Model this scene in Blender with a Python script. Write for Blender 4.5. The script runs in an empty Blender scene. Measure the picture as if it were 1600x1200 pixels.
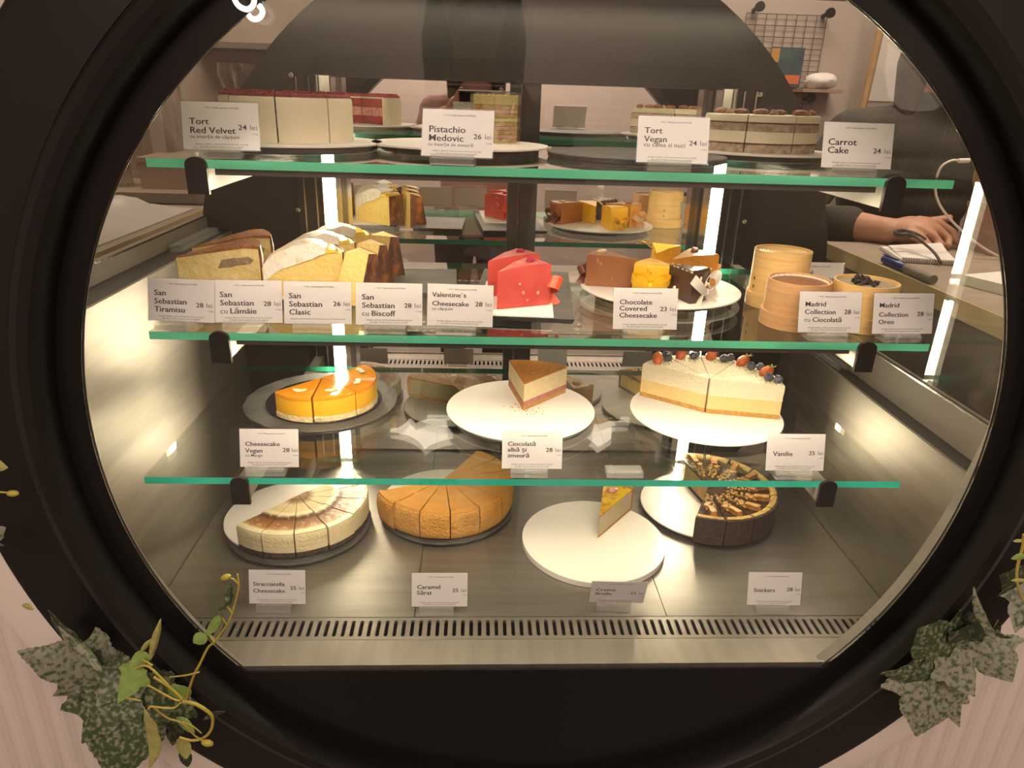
import bpy, bmesh, math, random
from mathutils import Vector, Matrix, Euler, noise as mnoise

S = bpy.context.scene
COL = S.collection
R = math.radians
PI = math.pi

# ------------------------------------------------------------------ camera
cam_d = bpy.data.cameras.new('camera')
cam_d.sensor_width = 36.0
cam_d.lens = 36.0 * 1110.1 / 1600.0
cam_d.clip_start = 0.01
cam_d.clip_end = 50
cam = bpy.data.objects.new('camera', cam_d)
COL.objects.link(cam)
S.camera = cam
def cam_pose(loc, yaw, pitch, roll):
    f = Vector((-math.sin(yaw)*math.cos(pitch), math.cos(yaw)*math.cos(pitch), -math.sin(pitch)))
    r = Vector((math.cos(yaw), math.sin(yaw), 0))
    u = r.cross(f)
    r2 = r*math.cos(roll) + u*math.sin(roll)
    u2 = -r*math.sin(roll) + u*math.cos(roll)
    m = Matrix((r2, u2, -f)).transposed().to_4x4()
    m.translation = Vector(loc)
    return m
cam.matrix_world = cam_pose((-0.0758, -0.8197, 0.4648), R(-3.1114), R(21.8994), R(1.8983))

# ------------------------------------------------------------------ view and light
S.view_settings.view_transform = 'Standard'
S.view_settings.look = 'None'
S.view_settings.exposure = 0.0
S.view_settings.gamma = 1.0
S.view_settings.use_curve_mapping = False
S.cycles.transparent_max_bounces = 48
S.cycles.max_bounces = 10
S.cycles.glossy_bounces = 6
S.cycles.diffuse_bounces = 3
S.cycles.sample_clamp_indirect = 4.0
S.cycles.caustics_reflective = False
S.cycles.caustics_refractive = False

W = bpy.data.worlds.new('world')
S.world = W
W.use_nodes = True
W.node_tree.nodes['Background'].inputs[0].default_value = (1.0, 0.85, 0.72, 1)
W.node_tree.nodes['Background'].inputs[1].default_value = 0.02

def area(name, loc, rot, sx, sy, power, col):
    d = bpy.data.lights.new(name, 'AREA')
    d.shape = 'RECTANGLE'; d.size = sx; d.size_y = sy; d.energy = power; d.color = col
    o = bpy.data.objects.new(name, d); COL.objects.link(o)
    o.location = loc; o.rotation_euler = rot
    return o
WARM = (1.0, 0.80, 0.58)
area('customer_ceiling_light', (-0.2, -2.05, 1.70), (0, 0, 0), 2.6, 1.1, 52, (1.0, 0.82, 0.72))
area('customer_wall_fill_light', (0.0, -2.75, 1.70), (0, 0, 0), 2.4, 0.4, 60, (1.0, 0.82, 0.70))  # added fill: brightens the wall behind the customer for reflections in the pane
area('counter_fill_light', (1.10, 0.42, 1.72), (0, 0, 0), 0.8, 0.35, 24, (1.0, 0.82, 0.66))  # added fill above the counter to brighten the hand and arm
area('staff_ceiling_light_rear', (0.9, 1.6, 1.70), (0, 0, 0), 1.0, 0.35, 16, (1.0, 0.82, 0.66))
area('staff_ceiling_light_far', (-1.3, 1.4, 1.70), (0, 0, 0), 0.8, 0.35, 18, (1.0, 0.80, 0.62))
LED_UPPER = 300.0    # led dots under the front of the topmost shelf
LED_REAR = 280.0     # led dots under the rear of the topmost shelf
LED_LOWER = 520.0    # led dots under the front of the middle shelf
LED_FRONT = 110.0    # led dots under the case roof, front bar
LED_TOP = 240.0        # strength of the led dots under the case roof
LED_SIDE = 100.0       # strength of the two upright led strips

# ------------------------------------------------------------------ constants (metres, lower shelf top = z 0)
ZB, Z1, Z2, Z3 = -0.2273, 0.0, 0.1962, 0.3935
UP = 0.0004          # clearance between a thing and what it stands on
YM = 0.5175           # mirror doors
YP = -0.0995          # front pane
CX, CZ = 0.0125, 0.113
ZF = -0.87            # floor of the shop

# ------------------------------------------------------------------ materials
def nt(name):
    m = bpy.data.materials.new(name); m.use_nodes = True
    return m, m.node_tree, m.node_tree.nodes['Principled BSDF']
def ramp_node(t, stops, interp='LINEAR'):
    n = t.nodes.new('ShaderNodeValToRGB'); n.color_ramp.interpolation = interp
    e = n.color_ramp.elements
    while len(e) < len(stops): e.new(0.5)
    for k, (p, c) in enumerate(stops):
        e[k].position = p; e[k].color = (c[0], c[1], c[2], 1)
    return n
def mat(name, c, r=0.5, m=0.0, c2=None, sc=40, det=4, lo=0.35, hi=0.65, bump=0.0, bsc=200, spec=0.5, sss=0.0, coat=0.0, stretch=None, emit=None):
    M, t, b = nt(name)
    b.inputs['Base Color'].default_value = (*c, 1)
    b.inputs['Roughness'].default_value = r
    b.inputs['Metallic'].default_value = m
    b.inputs['Specular IOR Level'].default_value = spec
    if sss:
        b.inputs['Subsurface Weight'].default_value = sss
        b.inputs['Subsurface Radius'].default_value = (0.01, 0.006, 0.003)
        b.inputs['Subsurface Scale'].default_value = 0.5
    if coat:
        b.inputs['Coat Weight'].default_value = coat; b.inputs['Coat Roughness'].default_value = 0.08
    if emit:
        b.inputs['Emission Color'].default_value = (*emit[0], 1); b.inputs['Emission Strength'].default_value = emit[1]
    tc = t.nodes.new('ShaderNodeTexCoord'); src = tc.outputs['Object']
    if stretch:
        mp = t.nodes.new('ShaderNodeMapping'); mp.inputs['Scale'].default_value = stretch
        t.links.new(src, mp.inputs['Vector']); src = mp.outputs['Vector']
    if c2:
        n = t.nodes.new('ShaderNodeTexNoise'); n.inputs['Scale'].default_value = sc; n.inputs['Detail'].default_value = det
        t.links.new(src, n.inputs['Vector'])
        rp = ramp_node(t, [(lo, c), (hi, c2)])
        t.links.new(n.outputs['Fac'], rp.inputs['Fac']); t.links.new(rp.outputs['Color'], b.inputs['Base Color'])
    if bump:
        n2 = t.nodes.new('ShaderNodeTexNoise'); n2.inputs['Scale'].default_value = bsc; n2.inputs['Detail'].default_value = 4
        t.links.new(src, n2.inputs['Vector'])
        bp = t.nodes.new('ShaderNodeBump'); bp.inputs['Strength'].default_value = bump; bp.inputs['Distance'].default_value = 0.0035
        t.links.new(n2.outputs['Fac'], bp.inputs['Height']); t.links.new(bp.outputs['Normal'], b.inputs['Normal'])
    return M
def glass_mat(name, tint=(0.97, 0.99, 0.97), base=0.035, power=5.0, rough=0.0, milk=0.0, milkc=(0.9, 0.9, 0.88), gcol=(1, 1, 1)):
    M, t, b = nt(name); t.nodes.remove(b)
    out = t.nodes['Material Output']
    tr = t.nodes.new('ShaderNodeBsdfTransparent'); tr.inputs['Color'].default_value = (*tint, 1)
    gl = t.nodes.new('ShaderNodeBsdfAnisotropic'); gl.inputs['Roughness'].default_value = rough; gl.inputs['Color'].default_value = (*gcol, 1)
    lw = t.nodes.new('ShaderNodeLayerWeight'); lw.inputs['Blend'].default_value = 0.5
    pw = t.nodes.new('ShaderNodeMath'); pw.operation = 'POWER'; pw.inputs[1].default_value = power
    ma = t.nodes.new('ShaderNodeMath'); ma.operation = 'MULTIPLY_ADD'; ma.inputs[1].default_value = 1 - base; ma.inputs[2].default_value = base
    t.links.new(lw.outputs['Facing'], pw.inputs[0]); t.links.new(pw.outputs[0], ma.inputs[0])
    mx = t.nodes.new('ShaderNodeMixShader')
    t.links.new(ma.outputs[0], mx.inputs['Fac']); t.links.new(tr.outputs[0], mx.inputs[1]); t.links.new(gl.outputs[0], mx.inputs[2])
    last = mx
    if milk:
        df = t.nodes.new('ShaderNodeBsdfDiffuse'); df.inputs['Color'].default_value = (*milkc, 1)
        m2 = t.nodes.new('ShaderNodeMixShader'); m2.inputs['Fac'].default_value = milk
        t.links.new(mx.outputs[0], m2.inputs[1]); t.links.new(df.outputs[0], m2.inputs[2]); last = m2
    t.links.new(last.outputs[0], out.inputs['Surface'])
    return M
def emit_mat(name, col, s):
    M, t, b = nt(name); t.nodes.remove(b)
    e = t.nodes.new('ShaderNodeEmission'); e.inputs['Color'].default_value = (*col, 1); e.inputs['Strength'].default_value = s
    t.links.new(e.outputs[0], t.nodes['Material Output'].inputs['Surface'])
    return M
def edge_mat(name, c, tl_f=0.6, gl_f=0.06):
    M, t, b = nt(name); t.nodes.remove(b)
    d = t.nodes.new('ShaderNodeBsdfDiffuse'); d.inputs['Color'].default_value = (*c, 1)
    tl = t.nodes.new('ShaderNodeBsdfTranslucent'); tl.inputs['Color'].default_value = (*c, 1)
    gl = t.nodes.new('ShaderNodeBsdfAnisotropic'); gl.inputs['Roughness'].default_value = 0.15
    a = t.nodes.new('ShaderNodeMixShader'); a.inputs['Fac'].default_value = tl_f
    t.links.new(d.outputs[0], a.inputs[1]); t.links.new(tl.outputs[0], a.inputs[2])
    g = t.nodes.new('ShaderNodeMixShader'); g.inputs['Fac'].default_value = gl_f
    t.links.new(a.outputs[0], g.inputs[1]); t.links.new(gl.outputs[0], g.inputs[2])
    t.links.new(g.outputs[0], t.nodes['Material Output'].inputs['Surface'])
    return M
def radial_mat(name, stops, Rmax, dist=0.10, nsc=45, spots=None, r=0.45, bump=0.4, bsc=120):
    """rings around the object's own origin, broken up by noise"""
    M, t, b = nt(name)
    b.inputs['Roughness'].default_value = r
    tc = t.nodes.new('ShaderNodeTexCoord')
    sx = t.nodes.new('ShaderNodeVectorMath'); sx.operation = 'MULTIPLY'; sx.inputs[1].default_value = (1/Rmax, 1/Rmax, 0)
    t.links.new(tc.outputs['Object'], sx.inputs[0])
    ln = t.nodes.new('ShaderNodeVectorMath'); ln.operation = 'LENGTH'; t.links.new(sx.outputs[0], ln.inputs[0])
    n = t.nodes.new('ShaderNodeTexNoise'); n.inputs['Scale'].default_value = nsc; n.inputs['Detail'].default_value = 6
    t.links.new(tc.outputs['Object'], n.inputs['Vector'])
    ma = t.nodes.new('ShaderNodeMath'); ma.operation = 'MULTIPLY_ADD'; ma.inputs[1].default_value = dist*2; ma.inputs[2].default_value = -dist
    t.links.new(n.outputs['Fac'], ma.inputs[0])
    ad = t.nodes.new('ShaderNodeMath'); ad.operation = 'ADD'
    t.links.new(ln.outputs['Value'], ad.inputs[0]); t.links.new(ma.outputs[0], ad.inputs[1])
    rp = ramp_node(t, stops); t.links.new(ad.outputs[0], rp.inputs['Fac'])
    colour = rp.outputs['Color']
    if spots:
        n3 = t.nodes.new('ShaderNodeTexNoise'); n3.inputs['Scale'].default_value = spots[1]; n3.inputs['Detail'].default_value = 5
        t.links.new(tc.outputs['Object'], n3.inputs['Vector'])
        r3 = ramp_node(t, [(spots[2], (0, 0, 0)), (spots[3], (1, 1, 1))]); t.links.new(n3.outputs['Fac'], r3.inputs['Fac'])
        mx = t.nodes.new('ShaderNodeMixRGB'); mx.inputs['Color2'].default_value = (*spots[0], 1)
        t.links.new(r3.outputs['Color'], mx.inputs['Fac']); t.links.new(colour, mx.inputs['Color1']); colour = mx.outputs['Color']
    t.links.new(colour, b.inputs['Base Color'])
    n2 = t.nodes.new('ShaderNodeTexNoise'); n2.inputs['Scale'].default_value = bsc; n2.inputs['Detail'].default_value = 4
    t.links.new(tc.outputs['Object'], n2.inputs['Vector'])
    bp = t.nodes.new('ShaderNodeBump'); bp.inputs['Strength'].default_value = bump; bp.inputs['Distance'].default_value = 0.0035
    t.links.new(n2.outputs['Fac'], bp.inputs['Height']); t.links.new(bp.outputs['Normal'], b.inputs['Normal'])
    return M

MT = {}
MT['black'] = mat('black_lacquer', (0.010, 0.0088, 0.0082), 0.36, spec=0.28)
MT['black_gloss'] = mat('black_printed_glass', (0.008, 0.0072, 0.007), 0.25, spec=0.22)
MT['black_back'] = mat('black_back_panel', (0.022, 0.019, 0.016), 0.30, spec=0.7)
MT['post'] = mat('dark_post', (0.018, 0.016, 0.014), 0.25, spec=0.6)
MT['chrome'] = mat('chrome', (0.75, 0.72, 0.68), 0.18, 1.0)
MT['steel'] = mat('brushed_dark_steel', (0.305, 0.275, 0.245), 0.38, 0.75, c2=(0.265, 0.238, 0.212), sc=6, det=3, bump=0.05, bsc=30, stretch=(1, 12, 12))
MT['steel_wall'] = mat('brushed_wall_steel', (0.375, 0.34, 0.295), 0.36, 0.8, c2=(0.32, 0.29, 0.25), sc=5, det=3, bump=0.04, bsc=25, stretch=(10, 1, 10))
MT['bracket'] = mat('grey_bracket_paint', (0.42, 0.39, 0.34), 0.35, 0.3)
MT['bracket_dark'] = mat('dark_grey_profile', (0.07, 0.058, 0.048), 0.45, 0.3)
MT['void'] = mat('void_shade', (0.012, 0.010, 0.008), 0.7)  # near-black colour standing for the shade below the grille
MT['mirror'] = mat('door_mirror', (0.80, 0.79, 0.75), 0.015, 1.0)
MT['white_ring'] = mat('white_ring_paint', (0.70, 0.62, 0.55), 0.45)
MT['flute'] = mat('fluted_panel_paint', (0.60, 0.52, 0.47), 0.55)
MT['wall'] = mat('plaster', (0.46, 0.385, 0.33), 0.8, c2=(0.43, 0.36, 0.31), sc=4)
MT['tile'] = mat('beige_tile', (0.42, 0.345, 0.28), 0.5, c2=(0.36, 0.295, 0.24), sc=5)
MT['ceil'] = mat('ceiling_paint', (0.55, 0.48, 0.42), 0.9)
MT['floor'] = mat('floor_tile', (0.22, 0.19, 0.16), 0.5, c2=(0.18, 0.155, 0.13), sc=3)
MT['pane'] = glass_mat('front_pane_glass', (0.985, 0.985, 0.98), 0.030)
MT['side_pane'] = glass_mat('side_pane_glass', (0.97, 0.98, 0.97), 0.04)
MT['shelf'] = glass_mat('shelf_glass', (0.95, 0.97, 0.95), 0.05, 4.0)
MT['edge'] = edge_mat('green_glass_edge', (0.20, 0.95, 0.60))  # colour brightened to stand for light glowing inside the glass
MT['edge_back'] = edge_mat('dark_green_glass_edge', (0.02, 0.20, 0.12))  # same glass at the rear, its dimness put into the colour
MT['edge_low'] = edge_mat('teal_glass_edge', (0.05, 0.72, 0.56))
MT['acrylic'] = glass_mat('clear_acrylic', (0.95, 0.95, 0.93), 0.06, 3.5, 0.03, milk=0.10)
MT['sleeve'] = glass_mat('card_sleeve', (0.975, 0.975, 0.97), 0.006, 5.0, 0.14)
MT['film'] = glass_mat('clear_film', (0.97, 0.97, 0.96), 0.12, 2.0, 0.05)
MT['card'] = edge_mat('price_card_paper', (0.88, 0.85, 0.845), 0.06, 0.0)
MT['ink'] = mat('grey_ink', (0.055, 0.045, 0.04), 0.6)
MT['ink_light'] = mat('pale_ink', (0.12, 0.105, 0.095), 0.6)
MT['led'] = emit_mat('led_glow', (1.0, 0.85, 0.59), LED_TOP)
MT['led_front'] = emit_mat('front_led_glow', (1.0, 0.85, 0.59), LED_FRONT)
MT['led_upper'] = emit_mat('upper_led_glow', (1.0, 0.85, 0.59), LED_UPPER)
MT['led_rear'] = emit_mat('rear_led_glow', (1.0, 0.85, 0.59), LED_REAR)
MT['led_lower'] = emit_mat('lower_led_glow', (1.0, 0.85, 0.59), LED_LOWER)
MT['led_side'] = emit_mat('led_strip_glow', (1.0, 0.86, 0.60), LED_SIDE)
MT['led_dot'] = emit_mat('led_dot_glow', (1.0, 0.88, 0.66), 60)
MT['led_off'] = mat('frosted_cover', (0.80, 0.76, 0.66), 0.4)
MT['neon'] = emit_mat('neon_glow', (1.0, 0.86, 0.72), 2.2)
MT['slate'] = mat('slate', (0.050, 0.046, 0.043), 0.55, c2=(0.085, 0.078, 0.072), sc=25, det=8, bump=0.5, bsc=60)
MT['board'] = mat('white_cake_board', (0.86, 0.80, 0.74), 0.38, spec=0.4)
MT['plate'] = mat('white_porcelain', (0.86, 0.81, 0.74), 0.2, spec=0.5)
MT['black_board'] = mat('black_cake_board', (0.012, 0.012, 0.012), 0.25)
# cake materials
MT['cream'] = mat('pale_cream', (0.80, 0.68, 0.42), 0.5, c2=(0.74, 0.61, 0.35), sc=60, bump=0.5, bsc=250)
MT['frosting'] = mat('white_frosting', (0.82, 0.73, 0.55), 0.45, c2=(0.79, 0.69, 0.50), sc=25, bump=0.2, bsc=60)
MT['dark_crust'] = mat('dark_biscuit', (0.045, 0.028, 0.020), 0.8, c2=(0.075, 0.048, 0.034), sc=160, bump=1.0, bsc=300)
MT['tan_crust'] = mat('tan_biscuit', (0.76, 0.41, 0.11), 0.7, c2=(0.64, 0.31, 0.065), sc=40, det=6, bump=0.9, bsc=220)
MT['crumb_base'] = mat('golden_crumb', (0.62, 0.36, 0.10), 0.8, c2=(0.50, 0.26, 0.06), sc=150, bump=1.0, bsc=300)
MT['pale_base'] = mat('pale_crumb', (0.72, 0.58, 0.34), 0.8, c2=(0.60, 0.45, 0.22), sc=120, bump=1.0, bsc=300)
MT['caramel'] = mat('caramel_topping', (0.78, 0.38, 0.085), 0.28, c2=(0.70, 0.32, 0.06), sc=20, bump=0.35, bsc=45, coat=0.3)
MT['mango'] = mat('mango_glaze', (0.78, 0.30, 0.012), 0.10, c2=(0.74, 0.27, 0.010), sc=15, coat=0.6)
MT['mango_body'] = mat('mango_filling', (0.76, 0.43, 0.02), 0.35, c2=(0.72, 0.36, 0.015), sc=12, bump=0.15, bsc=80)
MT['coconut'] = mat('coconut_flake', (0.86, 0.74, 0.50), 0.5)
MT['choc_glaze'] = mat('chocolate_glaze', (0.055, 0.026, 0.016), 0.22, c2=(0.085, 0.042, 0.026), sc=30, bump=0.3, bsc=60)
MT['choc_side'] = mat('chocolate_biscuit', (0.040, 0.024, 0.018), 0.65, c2=(0.060, 0.036, 0.026), sc=50, bump=0.8, bsc=200)
MT['nut_filling'] = mat('peanut_filling', (0.74, 0.50, 0.17), 0.5, c2=(0.66, 0.40, 0.11), sc=50, bump=0.5, bsc=120)
MT['bar_piece'] = mat('caramel_bar_cut', (0.72, 0.42, 0.13), 0.5, c2=(0.50, 0.22, 0.05), sc=110, bump=0.5)
MT['nuts'] = mat('chopped_peanut', (0.72, 0.47, 0.14), 0.55, c2=(0.60, 0.34, 0.08), sc=150)
MT['rim_cream'] = mat('yellow_cream_rim', (0.78, 0.58, 0.20), 0.5, c2=(0.70, 0.44, 0.10), sc=60, bump=0.7, bsc=120)
MT['brulee'] = mat('burnt_sugar_top', (0.78, 0.50, 0.02), 0.18, c2=(0.50, 0.15, 0.012), sc=55, lo=0.5, hi=0.68, coat=0.5)
MT['brulee_crust'] = mat('brulee_crust', (0.56, 0.26, 0.05), 0.7, c2=(0.66, 0.36, 0.09), sc=90, bump=0.8)
MT['cocoa'] = mat('cocoa_dust', (0.60, 0.25, 0.04), 0.9, c2=(0.36, 0.125, 0.018), sc=420, det=6, bump=1.0, bsc=500)
MT['raspberry'] = mat('raspberry_layer', (0.42, 0.13, 0.11), 0.5, c2=(0.52, 0.22, 0.17), sc=70, bump=0.4)
MT['white_fill'] = mat('white_chocolate_filling', (0.80, 0.68, 0.42), 0.5, c2=(0.75, 0.60, 0.34), sc=90, bump=0.5, bsc=250)
MT['vanilla'] = mat('vanilla_mousse', (0.86, 0.77, 0.55), 0.55, c2=(0.83, 0.73, 0.50), sc=120, bump=0.7, bsc=320)
MT['custard'] = mat('custard_layer', (0.80, 0.60, 0.27), 0.5, c2=(0.77, 0.56, 0.24), sc=60, bump=0.3)
MT['strawberry'] = mat('strawberry', (0.66, 0.10, 0.03), 0.3, c2=(0.74, 0.22, 0.06), sc=120, bump=0.5, bsc=500, coat=0.3)
MT['straw_cut'] = mat('strawberry_half', (0.70, 0.26, 0.17), 0.3, c2=(0.78, 0.42, 0.30), sc=160)
MT['calyx'] = mat('strawberry_leaves', (0.22, 0.24, 0.03), 0.6)
MT['blueberry'] = mat('blueberry', (0.065, 0.07, 0.105), 0.55, c2=(0.13, 0.13, 0.17), sc=120)
MT['pistachio'] = mat('pistachio_crumb', (0.36, 0.30, 0.04), 0.8)
MT['rv_sponge'] = mat('red_velvet_sponge', (0.20, 0.014, 0.012), 0.85, c2=(0.30, 0.03, 0.022), sc=120, bump=1.0, bsc=300)
MT['rv_fill'] = mat('strawberry_cream', (0.62, 0.30, 0.26), 0.6, c2=(0.20, 0.03, 0.03), sc=160, lo=0.5, hi=0.7)
MT['rv_crumb'] = mat('red_crumb', (0.26, 0.018, 0.022), 0.9, c2=(0.38, 0.05, 0.05), sc=200, bump=1.0, bsc=500)
MT['carrot'] = mat('carrot_sponge', (0.36, 0.25, 0.16), 0.9, c2=(0.56, 0.45, 0.34), sc=110, det=6, bump=1.0, bsc=260)
MT['carrot_dark'] = mat('carrot_sponge_skin', (0.12, 0.06, 0.025), 0.9, c2=(0.22, 0.12, 0.05), sc=200, bump=1.0)
MT['pecan'] = mat('pecan', (0.25, 0.085, 0.045), 0.45, c2=(0.36, 0.15, 0.08), sc=150, bump=0.8, bsc=300)
MT['walnut'] = mat('chopped_walnut', (0.58, 0.40, 0.22), 0.6, c2=(0.44, 0.26, 0.12), sc=200, bump=0.8)
MT['honey'] = mat('honey_sponge', (0.58, 0.34, 0.09), 0.8, c2=(0.70, 0.50, 0.18), sc=110, bump=1.0, bsc=260)
MT['honey_cream'] = mat('honey_cream', (0.80, 0.66, 0.30), 0.5, c2=(0.76, 0.60, 0.24), sc=50, bump=0.4)
MT['pink_jam'] = mat('raspberry_jam', (0.60, 0.26, 0.20), 0.5, c2=(0.72, 0.46, 0.28), sc=80)
MT['basque'] = mat('basque_filling', (0.82, 0.60, 0.20), 0.55, c2=(0.79, 0.55, 0.16), sc=70, bump=0.5, bsc=200)
MT['basque2'] = mat('tiramisu_filling', (0.74, 0.58, 0.27), 0.55, c2=(0.66, 0.48, 0.18), sc=50, bump=0.7, bsc=120)
MT['burnt'] = mat('burnt_basque_skin', (0.075, 0.022, 0.008), 0.5, c2=(0.34, 0.11, 0.02), sc=60, lo=0.48, hi=0.74, det=7, bump=0.8, bsc=60)
MT['coffee'] = mat('coffee_sponge', (0.23, 0.16, 0.09), 0.8, c2=(0.32, 0.23, 0.13), sc=130, bump=0.9)
MT['tira_cocoa'] = mat('tiramisu_cocoa', (0.36, 0.15, 0.045), 0.9, c2=(0.27, 0.10, 0.028), sc=60, bump=1.0, bsc=300)
MT['meringue'] = mat('toasted_meringue', (0.86, 0.80, 0.70), 0.45, c2=(0.80, 0.52, 0.20), sc=38, lo=0.54, hi=0.72, bump=0.8, bsc=90)
MT['curd'] = mat('lemon_curd', (0.80, 0.50, 0.03), 0.2, c2=(0.84, 0.60, 0.10), sc=60, coat=0.4)
MT['ruby'] = mat('ruby_chocolate', (0.56, 0.085, 0.070), 0.35, c2=(0.50, 0.060, 0.050), sc=30, bump=0.35, bsc=60)
MT['ruby_nut'] = mat('ruby_coated_nut', (0.72, 0.24, 0.18), 0.4)
MT['coral'] = mat('coral_ribbon', (0.78, 0.085, 0.025), 0.35)
MT['berry_bit'] = mat('dried_raspberry', (0.40, 0.012, 0.06), 0.6, bump=1.0, bsc=600)
MT['milk'] = mat('milk_chocolate', (0.30, 0.115, 0.040), 0.32, c2=(0.27, 0.10, 0.034), sc=30, bump=0.25, bsc=90)
MT['milk_nut'] = mat('nut_in_chocolate', (0.46, 0.21, 0.07), 0.4)
MT['brown_ribbon'] = mat('brown_ribbon', (0.16, 0.045, 0.018), 0.3)
MT['yellow'] = mat('yellow_chocolate', (0.85, 0.44, 0.008), 0.35, c2=(0.88, 0.50, 0.015), sc=40, bump=0.45, bsc=110)
MT['yellow_ribbon'] = mat('yellow_ribbon', (0.88, 0.52, 0.005), 0.4)
MT['gold'] = mat('caramel_chocolate', (0.46, 0.20, 0.028), 0.3, c2=(0.42, 0.175, 0.022), sc=40, bump=0.35, bsc=120)
MT['beige_ribbon'] = mat('beige_ribbon', (0.72, 0.43, 0.20), 0.4)
MT['darkchoc'] = mat('dark_chocolate', (0.040, 0.017, 0.012), 0.25, c2=(0.05, 0.022, 0.016), sc=40, bump=0.2, bsc=90)
MT['white_ribbon'] = mat('white_ribbon', (0.84, 0.78, 0.68), 0.45)
MT['coconut_edge'] = mat('coconut_sprinkle', (0.80, 0.68, 0.48), 0.8, bump=1.0, bsc=600)
MT['almond'] = mat('blanched_almond', (0.80, 0.62, 0.36), 0.5)
MT['bamboo'] = mat('bamboo', (0.78, 0.52, 0.22), 0.5, c2=(0.70, 0.43, 0.15), sc=4, det=5, bump=0.15, bsc=8, stretch=(3, 3, 60))
MT['bamboo_tan'] = mat('bamboo_darker', (0.64, 0.37, 0.17), 0.55, c2=(0.54, 0.29, 0.12), sc=4, det=5, bump=0.15, bsc=8, stretch=(3, 3, 60))
MT['peg'] = mat('dark_peg', (0.08, 0.04, 0.015), 0.6)
MT['ganache'] = mat('chocolate_cream', (0.24, 0.10, 0.045), 0.4, c2=(0.20, 0.08, 0.036), sc=40, bump=0.4, bsc=80)
MT['biscuit_cream'] = mat('grey_biscuit_cream', (0.40, 0.33, 0.24), 0.7, c2=(0.32, 0.26, 0.19), sc=150, bump=0.8)
MT['choc_bit'] = mat('dark_biscuit_piece', (0.030, 0.018, 0.012), 0.7, bump=1.0, bsc=400)
MT['paper_liner'] = mat('paper_liner', (0.80, 0.72, 0.62), 0.6)
# surroundings
MT['leaf_green'] = mat('variegated_leaf', (0.030, 0.052, 0.014), 0.55, c2=(0.19, 0.195, 0.135), sc=190, det=9, lo=0.47, hi=0.64, bump=0.3, bsc=90)
MT['leaf_grey'] = mat('frosted_leaf', (0.215, 0.21, 0.155), 0.6, c2=(0.045, 0.070, 0.022), sc=170, det=9, lo=0.46, hi=0.62, bump=0.3, bsc=90)
MT['leaf_dark'] = mat('dark_leaf', (0.022, 0.032, 0.012), 0.55, c2=(0.10, 0.11, 0.06), sc=130, det=6, lo=0.52, hi=0.62, bump=0.3, bsc=90)
MT['leaf_bright'] = mat('fresh_leaf', (0.17, 0.28, 0.055), 0.5, c2=(0.24, 0.34, 0.09), sc=60, bump=0.2)
MT['leaf_yellow'] = mat('pale_young_leaf', (0.36, 0.38, 0.12), 0.5, c2=(0.30, 0.26, 0.08), sc=60, bump=0.2)
MT['stem'] = mat('yellow_green_stem', (0.42, 0.38, 0.045), 0.45, c2=(0.36, 0.24, 0.05), sc=30)
MT['skin'] = mat('skin', (0.58, 0.32, 0.22), 0.5, c2=(0.54, 0.27, 0.18), sc=25, bump=0.15, bsc=200)
MT['dark_cloth'] = mat('dark_cloth', (0.048, 0.043, 0.033), 0.85, bump=0.3, bsc=300)
MT['pink_cloth'] = mat('pink_knit', (0.55, 0.32, 0.28), 0.85, bump=0.6, bsc=250)
MT['trouser'] = mat('dark_trousers', (0.03, 0.03, 0.04), 0.85)
MT['hair'] = mat('brown_hair', (0.05, 0.026, 0.014), 0.5, bump=0.6, bsc=80, stretch=(8, 8, 1))
MT['eye'] = mat('eye_dark', (0.03, 0.02, 0.015), 0.2)
MT['lip'] = mat('lips', (0.45, 0.15, 0.12), 0.4)
MT['counter'] = mat('counter_top', (0.36, 0.29, 0.22), 0.5, c2=(0.32, 0.25, 0.19), sc=8, stretch=(1, 8, 1))
MT['counter_edge'] = mat('pale_wood_edge', (0.56, 0.42, 0.24), 0.5, c2=(0.50, 0.36, 0.19), sc=8, stretch=(8, 1, 8))
MT['grey_panel'] = mat('grey_brown_panel', (0.17, 0.145, 0.12), 0.5)
MT['paper'] = mat('white_paper', (0.80, 0.75, 0.70), 0.6)
MT['bag'] = mat('white_plastic_bag', (0.66, 0.60, 0.57), 0.35, bump=0.8, bsc=20)
MT['cord'] = mat('dark_cord', (0.06, 0.05, 0.035), 0.6)
MT['cable'] = mat('white_cable', (0.80, 0.72, 0.68), 0.4)
MT['pen_blue'] = mat('blue_plastic', (0.03, 0.05, 0.20), 0.25)
MT['pen_grey'] = mat('grey_grip', (0.22, 0.19, 0.16), 0.4)
MT['wire'] = mat('brown_wire', (0.10, 0.065, 0.045), 0.5)
MT['wood'] = mat('light_wood', (0.52, 0.33, 0.16), 0.55, c2=(0.44, 0.26, 0.11), sc=10, stretch=(8, 8, 1))
MT['teal_card'] = mat('teal_card', (0.06, 0.11, 0.10), 0.6, c2=(0.03, 0.05, 0.07), sc=12)
MT['orange_card'] = mat('orange_card', (0.62, 0.16, 0.06), 0.6)
MT['yellow_card'] = mat('ochre_card', (0.50, 0.26, 0.06), 0.6)
MT['straw'] = mat('straw_weave', (0.46, 0.34, 0.11), 0.8, c2=(0.36, 0.25, 0.07), sc=12, bump=0.6, bsc=30, stretch=(1, 1, 3))
MT['glass_jar'] = glass_mat('jar_glass', (0.90, 0.88, 0.85), 0.08, 3.0)
MT['pinkbox'] = mat('kraft_box', (0.36, 0.24, 0.18), 0.7)
MT['lamp_shade'] = mat('white_shade', (0.8, 0.74, 0.66), 0.6, emit=((1.0, 0.82, 0.62), 1.3))

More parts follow.
